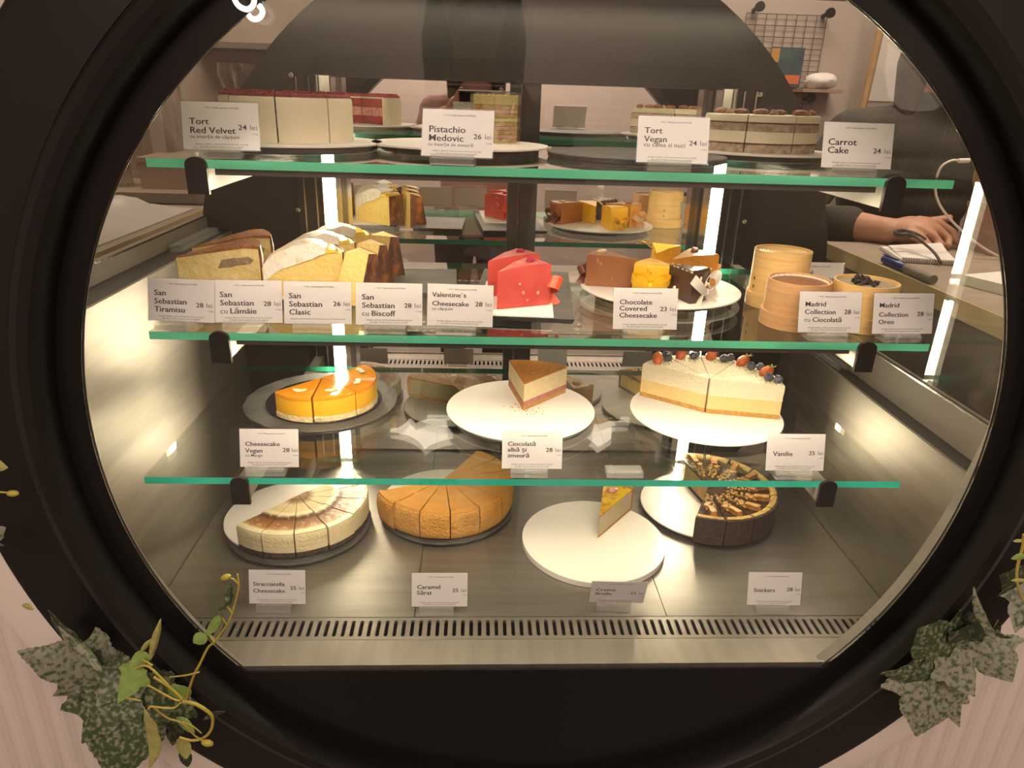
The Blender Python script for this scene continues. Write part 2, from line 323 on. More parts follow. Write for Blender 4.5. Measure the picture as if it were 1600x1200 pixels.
# ------------------------------------------------------------------ mesh helpers
class MB:
    def __init__(s): s.v = []; s.f = []; s.mi = []; s.cur = 0
    def add(s, vs, fs):
        o = len(s.v); s.v += [tuple(v) for v in vs]
        for f in fs: s.f.append([i + o for i in f]); s.mi.append(s.cur)
        return s
    def box(s, c, d, rot=None):
        c = Vector(c); h = Vector(d)/2
        vs = [Vector((x*h.x, y*h.y, z*h.z)) for x in (-1, 1) for y in (-1, 1) for z in (-1, 1)]
        if rot is not None:
            m = rot if isinstance(rot, Matrix) else Euler(rot).to_matrix(); vs = [m @ v for v in vs]
        return s.add([v + c for v in vs], [(0, 1, 3, 2), (4, 6, 7, 5), (0, 4, 5, 1), (2, 3, 7, 6), (0, 2, 6, 4), (1, 5, 7, 3)])
    def rbox(s, x0, x1, y0, y1, z0, z1): return s.box(((x0+x1)/2, (y0+y1)/2, (z0+z1)/2), (x1-x0, y1-y0, z1-z0))
    def tube(s, path, rad, n=10, caps=True):
        P = [Vector(p) for p in path]
        rs = rad if isinstance(rad, (list, tuple)) else [rad]*len(P)
        vs = []; fs = []; up = None
        for i, p in enumerate(P):
            d = (P[min(i+1, len(P)-1)] - P[max(i-1, 0)]).normalized()
            if up is None: up = Vector((0, 0, 1)) if abs(d.z) < 0.9 else Vector((1, 0, 0))
            a = (up - d*up.dot(d)).normalized(); up = a; b = d.cross(a)
            for k in range(n):
                t = 2*PI*k/n; vs.append(p + (a*math.cos(t) + b*math.sin(t))*rs[i])
        for i in range(len(P)-1):
            for k in range(n):
                j = (k+1) % n; fs.append((i*n+k, i*n+j, (i+1)*n+j, (i+1)*n+k))
        if caps: fs.append(tuple(range(n-1, -1, -1))); fs.append(tuple(range((len(P)-1)*n, len(P)*n)))
        return s.add(vs, fs)
    def lathe(s, prof, n=48, axis='z', c=(0, 0, 0), rn=None):
        """profile (r, h); closed automatically where r == 0"""
        vs = []; fs = []; idx = []
        for (r, h) in prof:
            if r <= 1e-7: idx.append([len(vs)]*n); vs.append((0, 0, h))
            else:
                row = []
                for k in range(n):
                    t = 2*PI*k/n; q = r*(1 + (rn(t, h) if rn else 0)); row.append(len(vs)); vs.append((q*math.cos(t), q*math.sin(t), h))
                idx.append(row)
        for a, b in zip(idx[:-1], idx[1:]):
            for k in range(n):
                j = (k+1) % n; q = []
                for i in (a[k], a[j], b[j], b[k]):
                    if i not in q: q.append(i)
                if len(q) >= 3: fs.append(tuple(q))
        if axis == 'y': vs = [(x, z, y) for x, y, z in vs]
        c = Vector(c)
        return s.add([Vector(v) + c for v in vs], fs)
    def blob(s, c, rad, n=10, m=7, amp=0.0, seed=0, rot=None, freq=1.0):
        c = Vector(c); rad = Vector(rad) if not isinstance(rad, (int, float)) else Vector((rad, rad, rad))
        vs = []; fs = []
        R3 = Euler(rot).to_matrix() if rot else None
        for i in range(m+1):
            ph = PI*i/m
            for k in range(n if 0 < i < m else 1):
                t = 2*PI*k/n; d = Vector((math.sin(ph)*math.cos(t), math.sin(ph)*math.sin(t), math.cos(ph)))
                q = 1 + amp*mnoise.noise(d*1.7*freq + Vector((seed*3.1, seed*1.7, seed)))
                p = Vector((d.x*rad.x, d.y*rad.y, d.z*rad.z))*q
                vs.append((R3 @ p if R3 else p) + c)
        def id(i, k): return 0 if i == 0 else (1 + (m-1)*n if i == m else 1 + (i-1)*n + k % n)
        for i in range(m):
            for k in range(n):
                q = []
                for w in (id(i, k), id(i+1, k), id(i+1, k+1), id(i, k+1)):
                    if w not in q: q.append(w)
                fs.append(tuple(q))
        return s.add(vs, fs)
    def wedge(s, prof, span, a0=None, seg=3.0, amp=0.0, seed=0, closed=False, freq=90):
        """sector of a round cake; prof = (r, z) polygon seen in the cut face, apex on the z axis"""
        A0 = R(-span/2 if a0 is None else a0); A1 = A0 + R(span)
        n = max(2, int(round(span/seg)))
        P = []
        pts = list(prof) + ([prof[0]] if closed else [])
        for (p, q) in zip(pts[:-1], pts[1:]):
            L = math.hypot(q[0]-p[0], q[1]-p[1]); k = max(1, int(L/0.008)) if amp else max(1, int(L/0.03))
            for i in range(k): P.append((p[0]+(q[0]-p[0])*i/k, p[1]+(q[1]-p[1])*i/k))
        if not closed: P.append(pts[-1])
        vs = []; rows = []
        axisv = {}
        for i in range(n+1):
            t = A0 + (A1-A0)*i/n; row = []
            for (r, z) in P:
                if r < 1e-7:
                    key = round(z, 6)
                    if key not in axisv: axisv[key] = len(vs); vs.append((0, 0, z))
                    row.append(axisv[key])
                else:
                    q = r; zz = z
                    if amp:
                        nz = mnoise.noise(Vector((r*math.cos(t)*freq + seed*7, r*math.sin(t)*freq, z*freq)))
                        q = r + amp*nz; zz = z + (amp*0.6*mnoise.noise(Vector((r*math.cos(t)*freq, r*math.sin(t)*freq + 31 + seed, z*freq))) if z > min(p[1] for p in P) + 1e-5 else 0)
                    row.append(len(vs)); vs.append((q*math.cos(t), q*math.sin(t), zz))
            rows.append(row)
        fs = []
        m = len(P)
        for a, b in zip(rows[:-1], rows[1:]):
            for k in range(m if closed else m-1):
                j = (k+1) % m; q = []
                for w in (a[k], b[k], b[j], a[j]):
                    if w not in q: q.append(w)
                if len(q) >= 3: fs.append(tuple(q))
        fs.append(tuple(rows[0])); fs.append(tuple(reversed(rows[-1])))
        return s.add(vs, fs)
    def mesh(s, name, mats, smooth=40):
        me = bpy.data.meshes.new(name)
        me.from_pydata(s.v, [], s.f)
        bm = bmesh.new(); bm.from_mesh(me)
        bmesh.ops.recalc_face_normals(bm, faces=bm.faces); bm.to_mesh(me); bm.free()
        for m in (mats if isinstance(mats, (list, tuple)) else [mats]): me.materials.append(MT[m] if isinstance(m, str) else m)
        if any(s.mi): me.polygons.foreach_set('material_index', s.mi)
        if smooth:
            me.polygons.foreach_set('use_smooth', [True]*len(me.polygons)); me.set_sharp_from_angle(angle=R(smooth))
        me.update()
        return me
def obj(name, mb, mats, parent=None, smooth=40):
    me = mb.mesh(name, mats, smooth) if isinstance(mb, MB) else mb
    o = bpy.data.objects.new(name, me); COL.objects.link(o)
    if parent: o.parent = parent
    return o
def tag(o, label, cat, group=None, kind=None):
    o['label'] = label; o['category'] = cat
    if group: o['group'] = group
    if kind: o['kind'] = kind
    return o
def thing(name, label, cat, loc=(0, 0, 0), rz=0.0, group=None):
    o = bpy.data.objects.new(name, None); COL.objects.link(o); o.empty_display_size = 0.02
    o.location = loc; o.rotation_euler = (0, 0, rz)
    return tag(o, label, cat, group)
def struct(name, mb, mats, label=None, smooth=40):
    o = obj(name, mb, mats, None, smooth); o['kind'] = 'structure'
    o['label'] = label or name.replace('_', ' '); o['category'] = name.split('_')[0]
    return o
def dup(root, loc, rz, label, group=None):
    r = root.copy(); COL.objects.link(r); r.location = loc; r.rotation_euler = (0, 0, rz); r['label'] = label
    if group: r['group'] = group
    for ch in list(root.children):
        c = ch.copy(); COL.objects.link(c); c.parent = r
        for g in list(ch.children):
            d = g.copy(); COL.objects.link(d); d.parent = c
    return r
def flat2d(outlines, thick):
    """2-D outlines with holes -> solid sheet; outline plane = local XY, thickness along Z"""
    cu = bpy.data.curves.new('sheet', 'CURVE'); cu.dimensions = '2D'; cu.fill_mode = 'BOTH'; cu.extrude = thick/2
    for pts in outlines:
        sp = cu.splines.new('POLY'); sp.points.add(len(pts)-1); sp.use_cyclic_u = True
        for p, q in zip(sp.points, pts): p.co = (q[0], q[1], 0, 1)
    o = bpy.data.objects.new('sheet', cu); COL.objects.link(o)
    dg = bpy.context.evaluated_depsgraph_get()
    me = bpy.data.meshes.new_from_object(o.evaluated_get(dg))
    bpy.data.objects.remove(o); bpy.data.curves.remove(cu)
    me.materials.clear()
    return me
def place_mesh(me, M, matname):
    me.transform(M); me.materials.append(MT[matname]); me.update(); return me
XZ = Matrix(((1, 0, 0, 0), (0, 0, -1, 0), (0, 1, 0, 0), (0, 0, 0, 1)))   # local XY sheet -> world XZ sheet
def circle(cx, cy, r, n=128, a0=0, a1=2*PI): return [(cx + r*math.cos(a0 + (a1-a0)*k/n), cy + r*math.sin(a0 + (a1-a0)*k/n)) for k in range(n)]
ORD = ['first', 'second', 'third', 'fourth', 'fifth', 'sixth', 'seventh', 'eighth', 'ninth']

# ------------------------------------------------------------------ the room (setting)
struct('floor', MB().rbox(-2.7, 2.7, -3.3, 2.4, ZF-0.05, ZF), 'floor', 'dark tiled shop floor')
struct('ceiling', MB().rbox(-2.7, 2.7, -3.3, 2.4, 1.78, 1.83), 'ceil', 'beige shop ceiling')
struct('wall_left', MB().rbox(-2.7, -2.62, -3.3, 2.4, ZF, 1.78), 'wall', 'beige side wall')
struct('wall_right', MB().rbox(2.62, 2.7, -3.3, 2.4, ZF, 1.78), 'wall', 'beige side wall')
struct('wall_customer_side', MB().rbox(-2.62, 2.62, -3.3, -3.2, ZF, 1.78), 'wall', 'beige wall across the shop')
bw = MB(); bw.rbox(-0.3, 2.62, 2.25, 2.33, ZF, 1.78); bw.cur = 1; bw.rbox(-2.62, -0.3, 2.25, 2.33, ZF, 1.78)
struct('wall_back', bw, ['wall', 'tile'], 'beige wall behind the staff counter')
def fluted():
    m = MB(); p = 0.0292; xs = []
    n = int(2.62/p)
    for k in range(-n, n):
        for j in range(6): xs.append(((k + j/6)*p, -0.079 - 0.0085*math.sin(PI*j/6)**0.8))
    xs.append((n*p, -0.079))
    rh = 0.68
    for (xa, ya), (xb, yb) in zip(xs[:-1], xs[1:]):
        xm = (xa + xb)/2 - CX
        spans = [(ZF, 1.78)] if abs(xm) >= rh else [(ZF, CZ - math.sqrt(rh*rh-xm*xm)), (CZ + math.sqrt(rh*rh-xm*xm), 1.78)]
        for z0, z1 in spans:
            m.add([(xa, ya, z0), (xb, yb, z0), (xb, yb, z1), (xa, ya, z1), (xa, -0.06, z0), (xb, -0.06, z0), (xb, -0.06, z1), (xa, -0.06, z1)],
                  [(0, 1, 2, 3), (7, 6, 5, 4), (0, 4, 5, 1), (3, 2, 6, 7)])
    return m
struct('wall_front', fluted(), 'flute', 'pale pink fluted panel around the round display case', smooth=30)

# ------------------------------------------------------------------ the display case
case = thing('display_case', 'black round-fronted refrigerated pastry display case set in the pale fluted wall', 'display case', (0, 0, ZF))
def cp(name, mb, mats, smooth=40, parent=None):
    me = mb.mesh(name, mats, smooth) if isinstance(mb, MB) else mb
    me.transform(Matrix.Translation((0, 0, -ZF)))
    o = bpy.data.objects.new(name, me); COL.objects.link(o); o.parent = parent or case
    return o
def ring(name, prof, matname):
    return cp(name, MB().lathe(prof, 192, 'y', (CX, 0, CZ)), matname, 30)
ring('bead_moulding', [(0.535, -0.096), (0.5355, -0.112), (0.538, -0.124), (0.544, -0.133), (0.553, -0.137), (0.562, -0.133), (0.568, -0.124), (0.572, -0.114), (0.572, -0.096), (0.535, -0.096)], 'black')
ring('outer_disc', [(0.572, -0.098), (0.572, -0.1155), (0.640, -0.1155), (0.648, -0.113), (0.652, -0.106), (0.652, -0.09), (0.572, -0.09)], 'black')
ring('white_surround', [(0.652, -0.086), (0.653, -0.098), (0.660, -0.102), (0.700, -0.099), (0.711, -0.095), (0.714, -0.086), (0.714, -0.07), (0.652, -0.07)], 'white_ring')
# printed black border of the front pane, with its straight lower edge
ch = math.sqrt(0.509**2 - (CZ - ZB)**2)
aL = math.atan2(ZB - CZ, -ch); aR = math.atan2(ZB - CZ, ch)
hole = [(CX + 0.509*math.cos(t), CZ + 0.509*math.sin(t)) for t in [aR + (aL + 2*PI - aR)*k/160 for k in range(161)]]
cp('printed_border', place_mesh(flat2d([circle(CX, CZ, 0.5355, 160), hole], 0.0012), Matrix.Translation((0, YP-0.0008, 0)) @ XZ, 'black_gloss'), None, 0)
cp('front_glass', MB().lathe([(0, YP+0.0004), (0.5345, YP+0.0004), (0.5345, YP+0.0050), (0, YP+0.0050)], 160, 'y', (CX, 0, CZ)), 'pane', 30)
lp = MB(); N = 200; vs = []
for k in range(N):
    a = 2*PI*k/N; d = (math.degrees(a)+180) % 360 - 180
    dep = 0.0012 + 0.0148*max(0, 1 - (abs(d+33)/34)**4) + 0.004*max(0, 1 - (abs(d+138)/25)**4)
    for r, y in ((0.5095, YP+0.0052), (0.5095, YP+0.0052+dep), (0.5120, YP+0.0052+dep), (0.5120, YP+0.0052)): vs.append((CX + r*math.cos(a), y, CZ + r*math.sin(a)))
lp.add(vs, [(4*k+i, 4*k+(i+1) % 4, 4*((k+1) % N)+(i+1) % 4, 4*((k+1) % N)+i) for k in range(N) for i in range(4)])
cp('opening_lip', lp, 'steel_wall', 40)
# deck, grille, front lip
for k, (xa, xb) in enumerate([(-0.53, -0.1606), (-0.1594, 0.2052), (0.2064, 0.545)]):
    cp('deck_panel', MB().rbox(xa, xb, 0.0035, 0.527, ZB-0.008, ZB-UP), 'steel')
slots = []
px = -0.515
while px < 0.535:
    w = 0.0026; y0, y1 = -0.036, -0.004
    slots.append([(px + w*math.cos(t), y1 - w + w*math.sin(t)) for t in [PI*k/6 for k in range(7)]] + [(px + w*math.cos(t), y0 + w + w*math.sin(t)) for t in [PI + PI*k/6 for k in range(7)]])
    px += 0.0118
cp('air_grille', place_mesh(flat2d([[(-0.53, -0.042), (0.545, -0.042), (0.545, 0.0022), (-0.53, 0.0022)]] + slots, 0.004), Matrix.Translation((0, 0, ZB-0.002-UP)), 'steel'), None, 0)
lip = MB(); lip.rbox(-0.53, 0.545, -0.094, -0.0432, ZB-0.006, ZB); lip.rbox(-0.53, 0.545, -0.094, -0.0905, ZB, ZB+0.004)
cp('front_ledge', lip, 'steel_wall')
cp('grille_shade_sheet', MB().rbox(-0.53, 0.545, -0.094, 0.527, ZB-0.05, ZB-0.04), 'void')  # dark sheet added so the slots look shaded, not a real tray
# side walls, ledges, rails, side panes
cp('side_panel', MB().rbox(-0.536, -0.531, -0.094, 0.527, ZB-0.05, 0.221), 'steel_wall')
cp('side_panel', MB().rbox(0.546, 0.551, -0.094, 0.527, ZB-0.05, 0.041), 'steel_wall')
cp('side_ledge', MB().rbox(-0.590, -0.5365, -0.078, 0.527, 0.211, 0.221), 'black_back')
cp('side_ledge', MB().rbox(0.5515, 0.590, -0.078, 0.527, 0.031, 0.041), 'black_back')
cp('side_rail', MB().rbox(-0.590, -0.5745, -0.078, 0.527, 0.2215, 0.247), 'grey_panel')
cp('side_rail', MB().rbox(0.575, 0.590, -0.078, 0.527, 0.0415, 0.095), 'grey_panel')
cp('gasket', MB().rbox(-0.580, -0.573, -0.078, 0.527, 0.2472, 0.2502), 'chrome')
cp('gasket', MB().rbox(0.5735, 0.580, -0.078, 0.527, 0.0952, 0.098), 'chrome')
cp('side_glass', MB().rbox(-0.583, -0.578, -0.078, 0.527, 0.2505, 0.635), 'side_pane')
cp('side_glass', MB().rbox(0.578, 0.583, -0.078, 0.527, 0.0985, 0.635), 'side_pane')
cp('roof_panel', MB().rbox(-0.583, 0.583, -0.078, 0.527, 0.636, 0.65), 'black_back')
# back panel, doors, posts
cp('back_panel', MB().lathe([(0, 0.528), (0.600, 0.528), (0.600, 0.538), (0, 0.538)], 128, 'y', (0.006, 0, 0.126)), 'black_back', 30)
cp('mirror_door', MB().rbox(-0.322, 0.0020, YM, 0.5265, ZB+0.004, 0.489), 'mirror')
cp('mirror_door', MB().rbox(0.0035, 0.329, YM, 0.5265, ZB+0.004, 0.489), 'mirror')
cp('door_post', MB().rbox(-0.023, -0.004, 0.499, 0.516, ZB+0.002, 0.489), 'post')
cp('door_post', MB().rbox(-0.002, 0.030, 0.503, 0.516, ZB+0.002, 0.489), 'post')
hd = MB(); hd.rbox(-0.362, 0.376, 0.500, 0.5165, 0.4895, 0.5245); hd.rbox(-0.36, 0.374, 0.4975, 0.4995, 0.4895, 0.4915)
cp('door_header', hd, 'post')
cp('door_jamb', MB().rbox(-0.398, -0.318, 0.492, 0.5165, ZB+0.002, 0.489), 'post')
cp('door_jamb', MB().rbox(0.326, 0.419, 0.492, 0.5165, ZB+0.002, 0.489), 'post')
for x in (-0.384, -0.363, 0.382, 0.403): cp('chrome_edge', MB().rbox(x-0.0012, x+0.0012, 0.4885, 0.4918, ZB+0.002, 0.488), 'chrome')
for x, z in ((-0.391, 0.489), (-0.397, 0.268), (0.408, 0.484), (0.414, 0.267)): cp('screw_head', MB().lathe([(0, 0.4845), (0.004, 0.486), (0.0055, 0.4916), (0, 0.4916)], 16, 'y', (x, 0, z)), 'chrome')
for x in (-0.331, 0.342):
    chn = MB(); chn.rbox(x-0.0125, x-0.0105, 0.446, 0.4915, ZB+0.002, 0.491); chn.rbox(x+0.0105, x+0.0125, 0.446, 0.4915, ZB+0.002, 0.491); chn.rbox(x-0.0105, x+0.0105, 0.470, 0.4915, ZB+0.002, 0.491)
    st = cp('led_strip', chn, 'chrome')
    cp('lit_cover', MB().rbox(x-0.0095, x+0.0095, 0.461, 0.4695, ZB+0.012, 0.452), 'led_side', parent=st)
    cp('end_cover', MB().rbox(x-0.0095, x+0.0095, 0.461, 0.4695, 0.4525, 0.490), 'led_off', parent=st)
for yb, mname in ((-0.030, 'led_front'), (0.355, 'led')):
    bar = cp('roof_led_bar', MB().rbox(-0.47, 0.47, yb-0.012, yb+0.012, 0.622, 0.6355), 'post')
    dots = MB()
    for k in range(52):
        x = -0.4545 + 0.0178*k; dots.add([(x + 0.0042*math.cos(t), yb + 0.0042*math.sin(t), 0.6214) for t in [2*PI*j/10 for j in range(10)]], [tuple(range(9, -1, -1))])
    cp('roof_led_dots', dots, mname, 0, parent=bar)
for x, zs in ((-0.382, Z3), (0.398, Z3), (-0.381, Z2), (0.409, Z2), (-0.379, Z1), (0.399, Z1)):
    th = 0.010
    b = MB(); b.rbox(x-0.0085, x-0.006, 0.0005, 0.4915, zs-0.034, zs-th-0.0002); b.rbox(x+0.006, x+0.0085, 0.0005, 0.4915, zs-0.034, zs-th-0.0002); b.rbox(x-0.006, x+0.006, 0.0005, 0.4915, zs-th-0.003, zs-th-0.0002)
    br = cp('shelf_bracket', b, 'bracket')
    cap = [( -0.0115, -0.037), (0.0115, -0.037)] + [(0.0115*math.cos(t), -0.006 + 0.0085*math.sin(t)) for t in [PI*k/10 for k in range(11)]]
    cp('end_cap', place_mesh(flat2d([cap], 0.005), Matrix.Translation((x, -0.0035, zs)) @ XZ, 'black'), None, 0, parent=br)

# ------------------------------------------------------------------ glass shelves
def led_profile(z, x0, x1, matname, y=0.0065):
    m = MB(); m.rbox(x0, x1, y, y+0.012, z-0.0150, z-0.0107); m.rbox(x0, x1, y, y+0.0012, z-0.0172, z-0.0150); m.rbox(x0, x1, y+0.0108, y+0.012, z-0.0172, z-0.0150)
    b = cp('shelf_led_profile', m, 'bracket_dark')
    d = MB(); n = int((x1-x0-0.02)/0.0167)
    for k in range(n+1):
        x = x0 + 0.01 + 0.0167*k; d.add([(x + 0.0036*math.cos(t), y + 0.006 + 0.0036*math.sin(t), z-0.0154) for t in [2*PI*j/10 for j in range(10)]], [tuple(range(9, -1, -1))])
    cp('led_dots', d, matname, 0, parent=b)
led_profile(Z3, -0.366, 0.382, 'led_upper')
led_profile(Z3, -0.366, 0.382, 'led_rear', 0.380)
led_profile(Z2, -0.365, 0.393, 'led_lower')
def shelf(x0, x1, z, edge, label):
    m = MB(); e = 0.0012; a, b, c, d = x0, x1, 0.0, 0.4095; zt, zb = z, z-0.010
    m.rbox(a, b, c, d, zb, zt-UP)
    m.mi = [0]*6
    # the four upright faces are the coloured glass edge
    for i, f in enumerate(m.f):
        zs = {round(m.v[k][2], 5) for k in f}
        ys = {round(m.v[k][1], 5) for k in f}; xs = {round(m.v[k][0], 5) for k in f}
        m.mi[i] = 0 if len(zs) == 1 or len(xs) == 1 else (1 if ys == {0.0} else 2)
    o = obj('glass_shelf', m, ['shelf', edge, 'edge_back'], None, 0)
    return tag(o, label, 'shelf', 'glass shelves in the display case')
shelf(-0.4361, 0.4685, Z3, 'edge', 'topmost glass shelf with bright green edge, carrying the layer cakes')
shelf(-0.4635, 0.4900, Z2, 'edge', 'middle glass shelf with green edge, carrying slices, ribboned cakes and bamboo boxes')
shelf(-0.5000, 0.5000, Z1, 'edge_low', 'lowest glass shelf with teal edge, carrying the yellow glazed cake')

# ------------------------------------------------------------------ price cards
TEXT_CACHE = {}
def text_mesh(jobs):
    """jobs: (text, em, bold offset) -> {job: (verts, faces, width)}"""
    todo = [j for j in dict.fromkeys(jobs) if j not in TEXT_CACHE]; tmp = []
    for (s, em, bold) in todo:
        cu = bpy.data.curves.new('t', 'FONT'); cu.body = s; cu.size = 1.0; cu.offset = 0.004 if bold > 0.008 else bold; cu.resolution_u = 2
        o = bpy.data.objects.new('t', cu); COL.objects.link(o); tmp.append(o)
    dg = bpy.context.evaluated_depsgraph_get()
    for j, o in zip(todo, tmp):
        me = bpy.data.meshes.new_from_object(o.evaluated_get(dg)); em = j[1]
        vs = [(v.co.x*em*XS, v.co.y*em) for v in me.vertices]; fs = [tuple(p.vertices) for p in me.polygons]
        TEXT_CACHE[j] = (vs, fs, max([v[0] for v in vs] or [0]))
        bpy.data.meshes.remove(me)
    for o in tmp:
        cu = o.data; bpy.data.objects.remove(o); bpy.data.curves.remove(cu)
CW, CH = 0.0800, 0.0505
BOLD = 0.011
XS = 1.16             # the lettering is a little wider than tall
def card_jobs(spec):
    """-> list of (job, x anchor, align, v, dark?)"""
    J = []; n = len(spec['t']); em = spec.get('em', 0.112)*CW*1.03
    v0 = {1: [0.60], 2: [0.475, 0.665], 3: [0.40, 0.595, 0.785]}[n]
    v0 = spec.get('v', v0)
    x0 = spec.get('x', 0.09)
    for t, v in zip(spec['t'], v0):
        if isinstance(t, tuple):
            J.append(((t[0], em*0.92, 0.0), x0, 'l', v, False)); J.append(((t[1], em, BOLD), x0 + t[2], 'l', v, False))
        else: J.append(((t, em, BOLD), x0, 'l', v, False))
    if spec.get('s'):
        J.append(((spec['s'], spec.get('sem', 0.062)*CW, 0.006), x0, 'l', v0[-1] + 0.105, False))
    pv = spec.get('pv', 0.61)
    J.append(((spec['p'], 0.098*CW, BOLD), 0.725, 'l', pv, False)); J.append((('lei', 0.098*CW, -0.002), 0.878, 'l', pv, True))
    J.append((('±130g', 0.030*CW, 0.0), 0.90, 'l', pv + 0.10, True))
    J.append((('1 FELIE /', 0.027*CW, 0.0), 0.29, 'l', 0.135, True)); J.append((('Dată expirare: 01.03.2026', 0.027*CW, 0.012), 0.41, 'l', 0.135, False))
    small = spec.get('n', ['alergeni: gluten, ouă și produse derivate, lactoză', 'din lapte. Poate conține urme de arahide'])
    for k, t in enumerate(small): J.append(((t, 0.030*CW, 0.004), 0.5, 'c', 0.895 + 0.055*k, True))
    return J
CARDS = [
 ('rv', (-0.3575, 0.0120, Z3), 6, 15, dict(t=['Tort', 'Red Velvet'], s='cu inserție de căpșuni', p='24', em=0.113, v=[0.47, 0.655], pv=0.57)),
 ('pi', (-0.1010, 0.0115, Z3), -8, 15, dict(t=['Pistachio', 'Medovic'], s='cu inserție de zmeură', p='26', em=0.122, v=[0.49, 0.675])),
 ('tv', (0.1420, 0.0115, Z3), -4, 15, dict(t=['Tort', 'Vegan'], s='cu cafea si nuci', p='24', em=0.112, sem=0.084, v=[0.37, 0.555])),
 ('cc', (0.3560, 0.0115, Z3), -3, 15, dict(t=['Carrot', 'Cake'], p='24', em=0.122, v=[0.50, 0.68], x=0.07, pv=0.66)),
 ('ti', (-0.4288, 0.0115, Z2), -5, 15, dict(t=['San', 'Sebastian', 'Tiramisu'], p='28', pv=0.65)),
 ('la', (-0.3497, 0.0115, Z2), 2, 15, dict(t=['San', 'Sebastian', ('cu', 'Lămâie', 0.14)], p='28', pv=0.60)),
 ('cl', (-0.2672, 0.0115, Z2), 1, 15, dict(t=['San', 'Sebastian', 'Clasic'], p='26', pv=0.57, x=0.07, n=['alergeni: ouă și produse derivate, lactoză din lapte și soia'])),
 ('bi', (-0.1822, 0.0115, Z2), 0, 15, dict(t=['San', 'Sebastian', ('cu', 'Biscoff', 0.14)], p='28', pv=0.58)),
 ('va', (-0.0968, 0.0115, Z2), -3, 15, dict(t=['Valentine`s', 'Cheesecake'], s='cu căpșuni', p='28', em=0.097, v=[0.31, 0.52], x=0.07, pv=0.51, sleeve=(0.0862, 0.0565))),
 ('ch', (0.1313, 0.0115, Z2), 1, 15, dict(t=['Chocolate', 'Covered', 'Cheesecake'], p='23', em=0.102, v=[0.395, 0.55, 0.715], pv=0.55)),
 ('mc', (0.3640, 0.0115, Z2), 1, 15, dict(t=['Madrid', 'Collection', ('cu', 'Ciocolată', 0.13)], p='28', em=0.100, v=[0.36, 0.55, 0.74], pv=0.54)),
 ('mo', (0.4585, 0.0115, Z2), 3, 15, dict(t=['Madrid', 'Collection', 'Oreo'], p='28', em=0.098, v=[0.35, 0.58, 0.76], pv=0.56)),
 ('mb', (0.4260, 0.188, Z2), 0, 15, dict(t=['Madrid', 'Collection', 'Caramel'], p='28', em=0.098, v=[0.35, 0.58, 0.76], pv=0.56)),
 ('cv', (-0.3435, 0.0115, Z1), 0, 15, dict(t=['Cheesecake', 'Vegan'], s='cu Mango', p='28', em=0.096, v=[0.445, 0.62], pv=0.60, w=0.94, sleeve=(0.0895, 0.0545), sx=-0.0045)),
 ('ci', (-0.0005, 0.0120, Z1), 0, 15, dict(t=['Ciocolată', 'albă și', 'zmeură'], p='28', em=0.098, v=[0.39, 0.545, 0.70], pv=0.545)),
 ('vn', (0.356, 0.0115, Z1), 0, 15, dict(t=['Vanilie'], p='25', em=0.108, pv=0.57, x=0.11)),
 ('st', (-0.3565, 0.021, ZB), -1, 15, dict(t=['Stracciatella', 'Cheesecake'], p='25', em=0.098, v=[0.47, 0.67], pv=0.58, x=0.07, sleeve=(0.0905, 0.0535), sx=-0.0035)),
 ('ca', (-0.1245, 0.014, ZB), 0, 15, dict(t=['Caramel', 'Sărat'], p='25', em=0.104, v=[0.475, 0.645], pv=0.57)),
 ('cr', (0.1335, 0.0225, ZB), -2, -17, dict(t=['Creme', 'Brulle'], p='25', em=0.108, v=[0.45, 0.64], pv=0.58)),
 ('sn', (0.3675, 0.015, ZB), -1, 15, dict(t=['Snickers'], p='28', em=0.100, pv=0.57, x=0.11)),
]
WHERE = {
 'rv': 'price card reading Tort Red Velvet 24 lei, left end of the topmost shelf',
 'pi': 'price card reading Pistachio Medovic 26 lei in front of the wrapped slice',
 'tv': 'price card reading Tort Vegan cu cafea si nuci 24 lei before the empty slate',
 'cc': 'price card reading Carrot Cake 24 lei, right end of the topmost shelf',
 'ti': 'price card reading San Sebastian Tiramisu 28 lei at the middle shelf left corner',
 'la': 'price card reading San Sebastian cu Lămâie 28 lei below the meringue slices',
 'cl': 'price card reading San Sebastian Clasic 26 lei, before the dark-crusted slices',
 'bi': 'shiny-sleeved price card at 28 lei between the Clasic and Valentine cards',
 'va': 'price card reading Valentine`s Cheesecake 28 lei, low in a taller clear sleeve',
 'ch': 'price card reading Chocolate Covered Cheesecake 23 lei before the ribboned slices',
 'mc': 'price card reading Madrid Collection cu Ciocolată 28 lei below the brown-topped box',
 'mo': 'price card at the right end of the middle shelf, beside the Ciocolată card',
 'mb': 'half hidden price card reading Madrid, standing behind the bamboo boxes',
 'cv': 'price card reading Cheesecake Vegan cu Mango before the yellow cake',
 'ci': 'price card reading Ciocolată albă și zmeură 28 lei, middle of the lowest shelf',
 'vn': 'price card reading Vanilie 25 lei at the right of the lowest shelf',
 'st': 'price card reading Stracciatella Cheesecake 25 lei on the case floor',
 'ca': 'price card reading Caramel Sărat 25 lei on the case floor',
 'cr': 'price card reading Creme Brulle 25 lei, tipped forward on the case floor',
 'sn': 'price card at 28 lei standing alone at the right of the case floor',
}
text_mesh([j[0] for c in CARDS for j in card_jobs(c[4])])
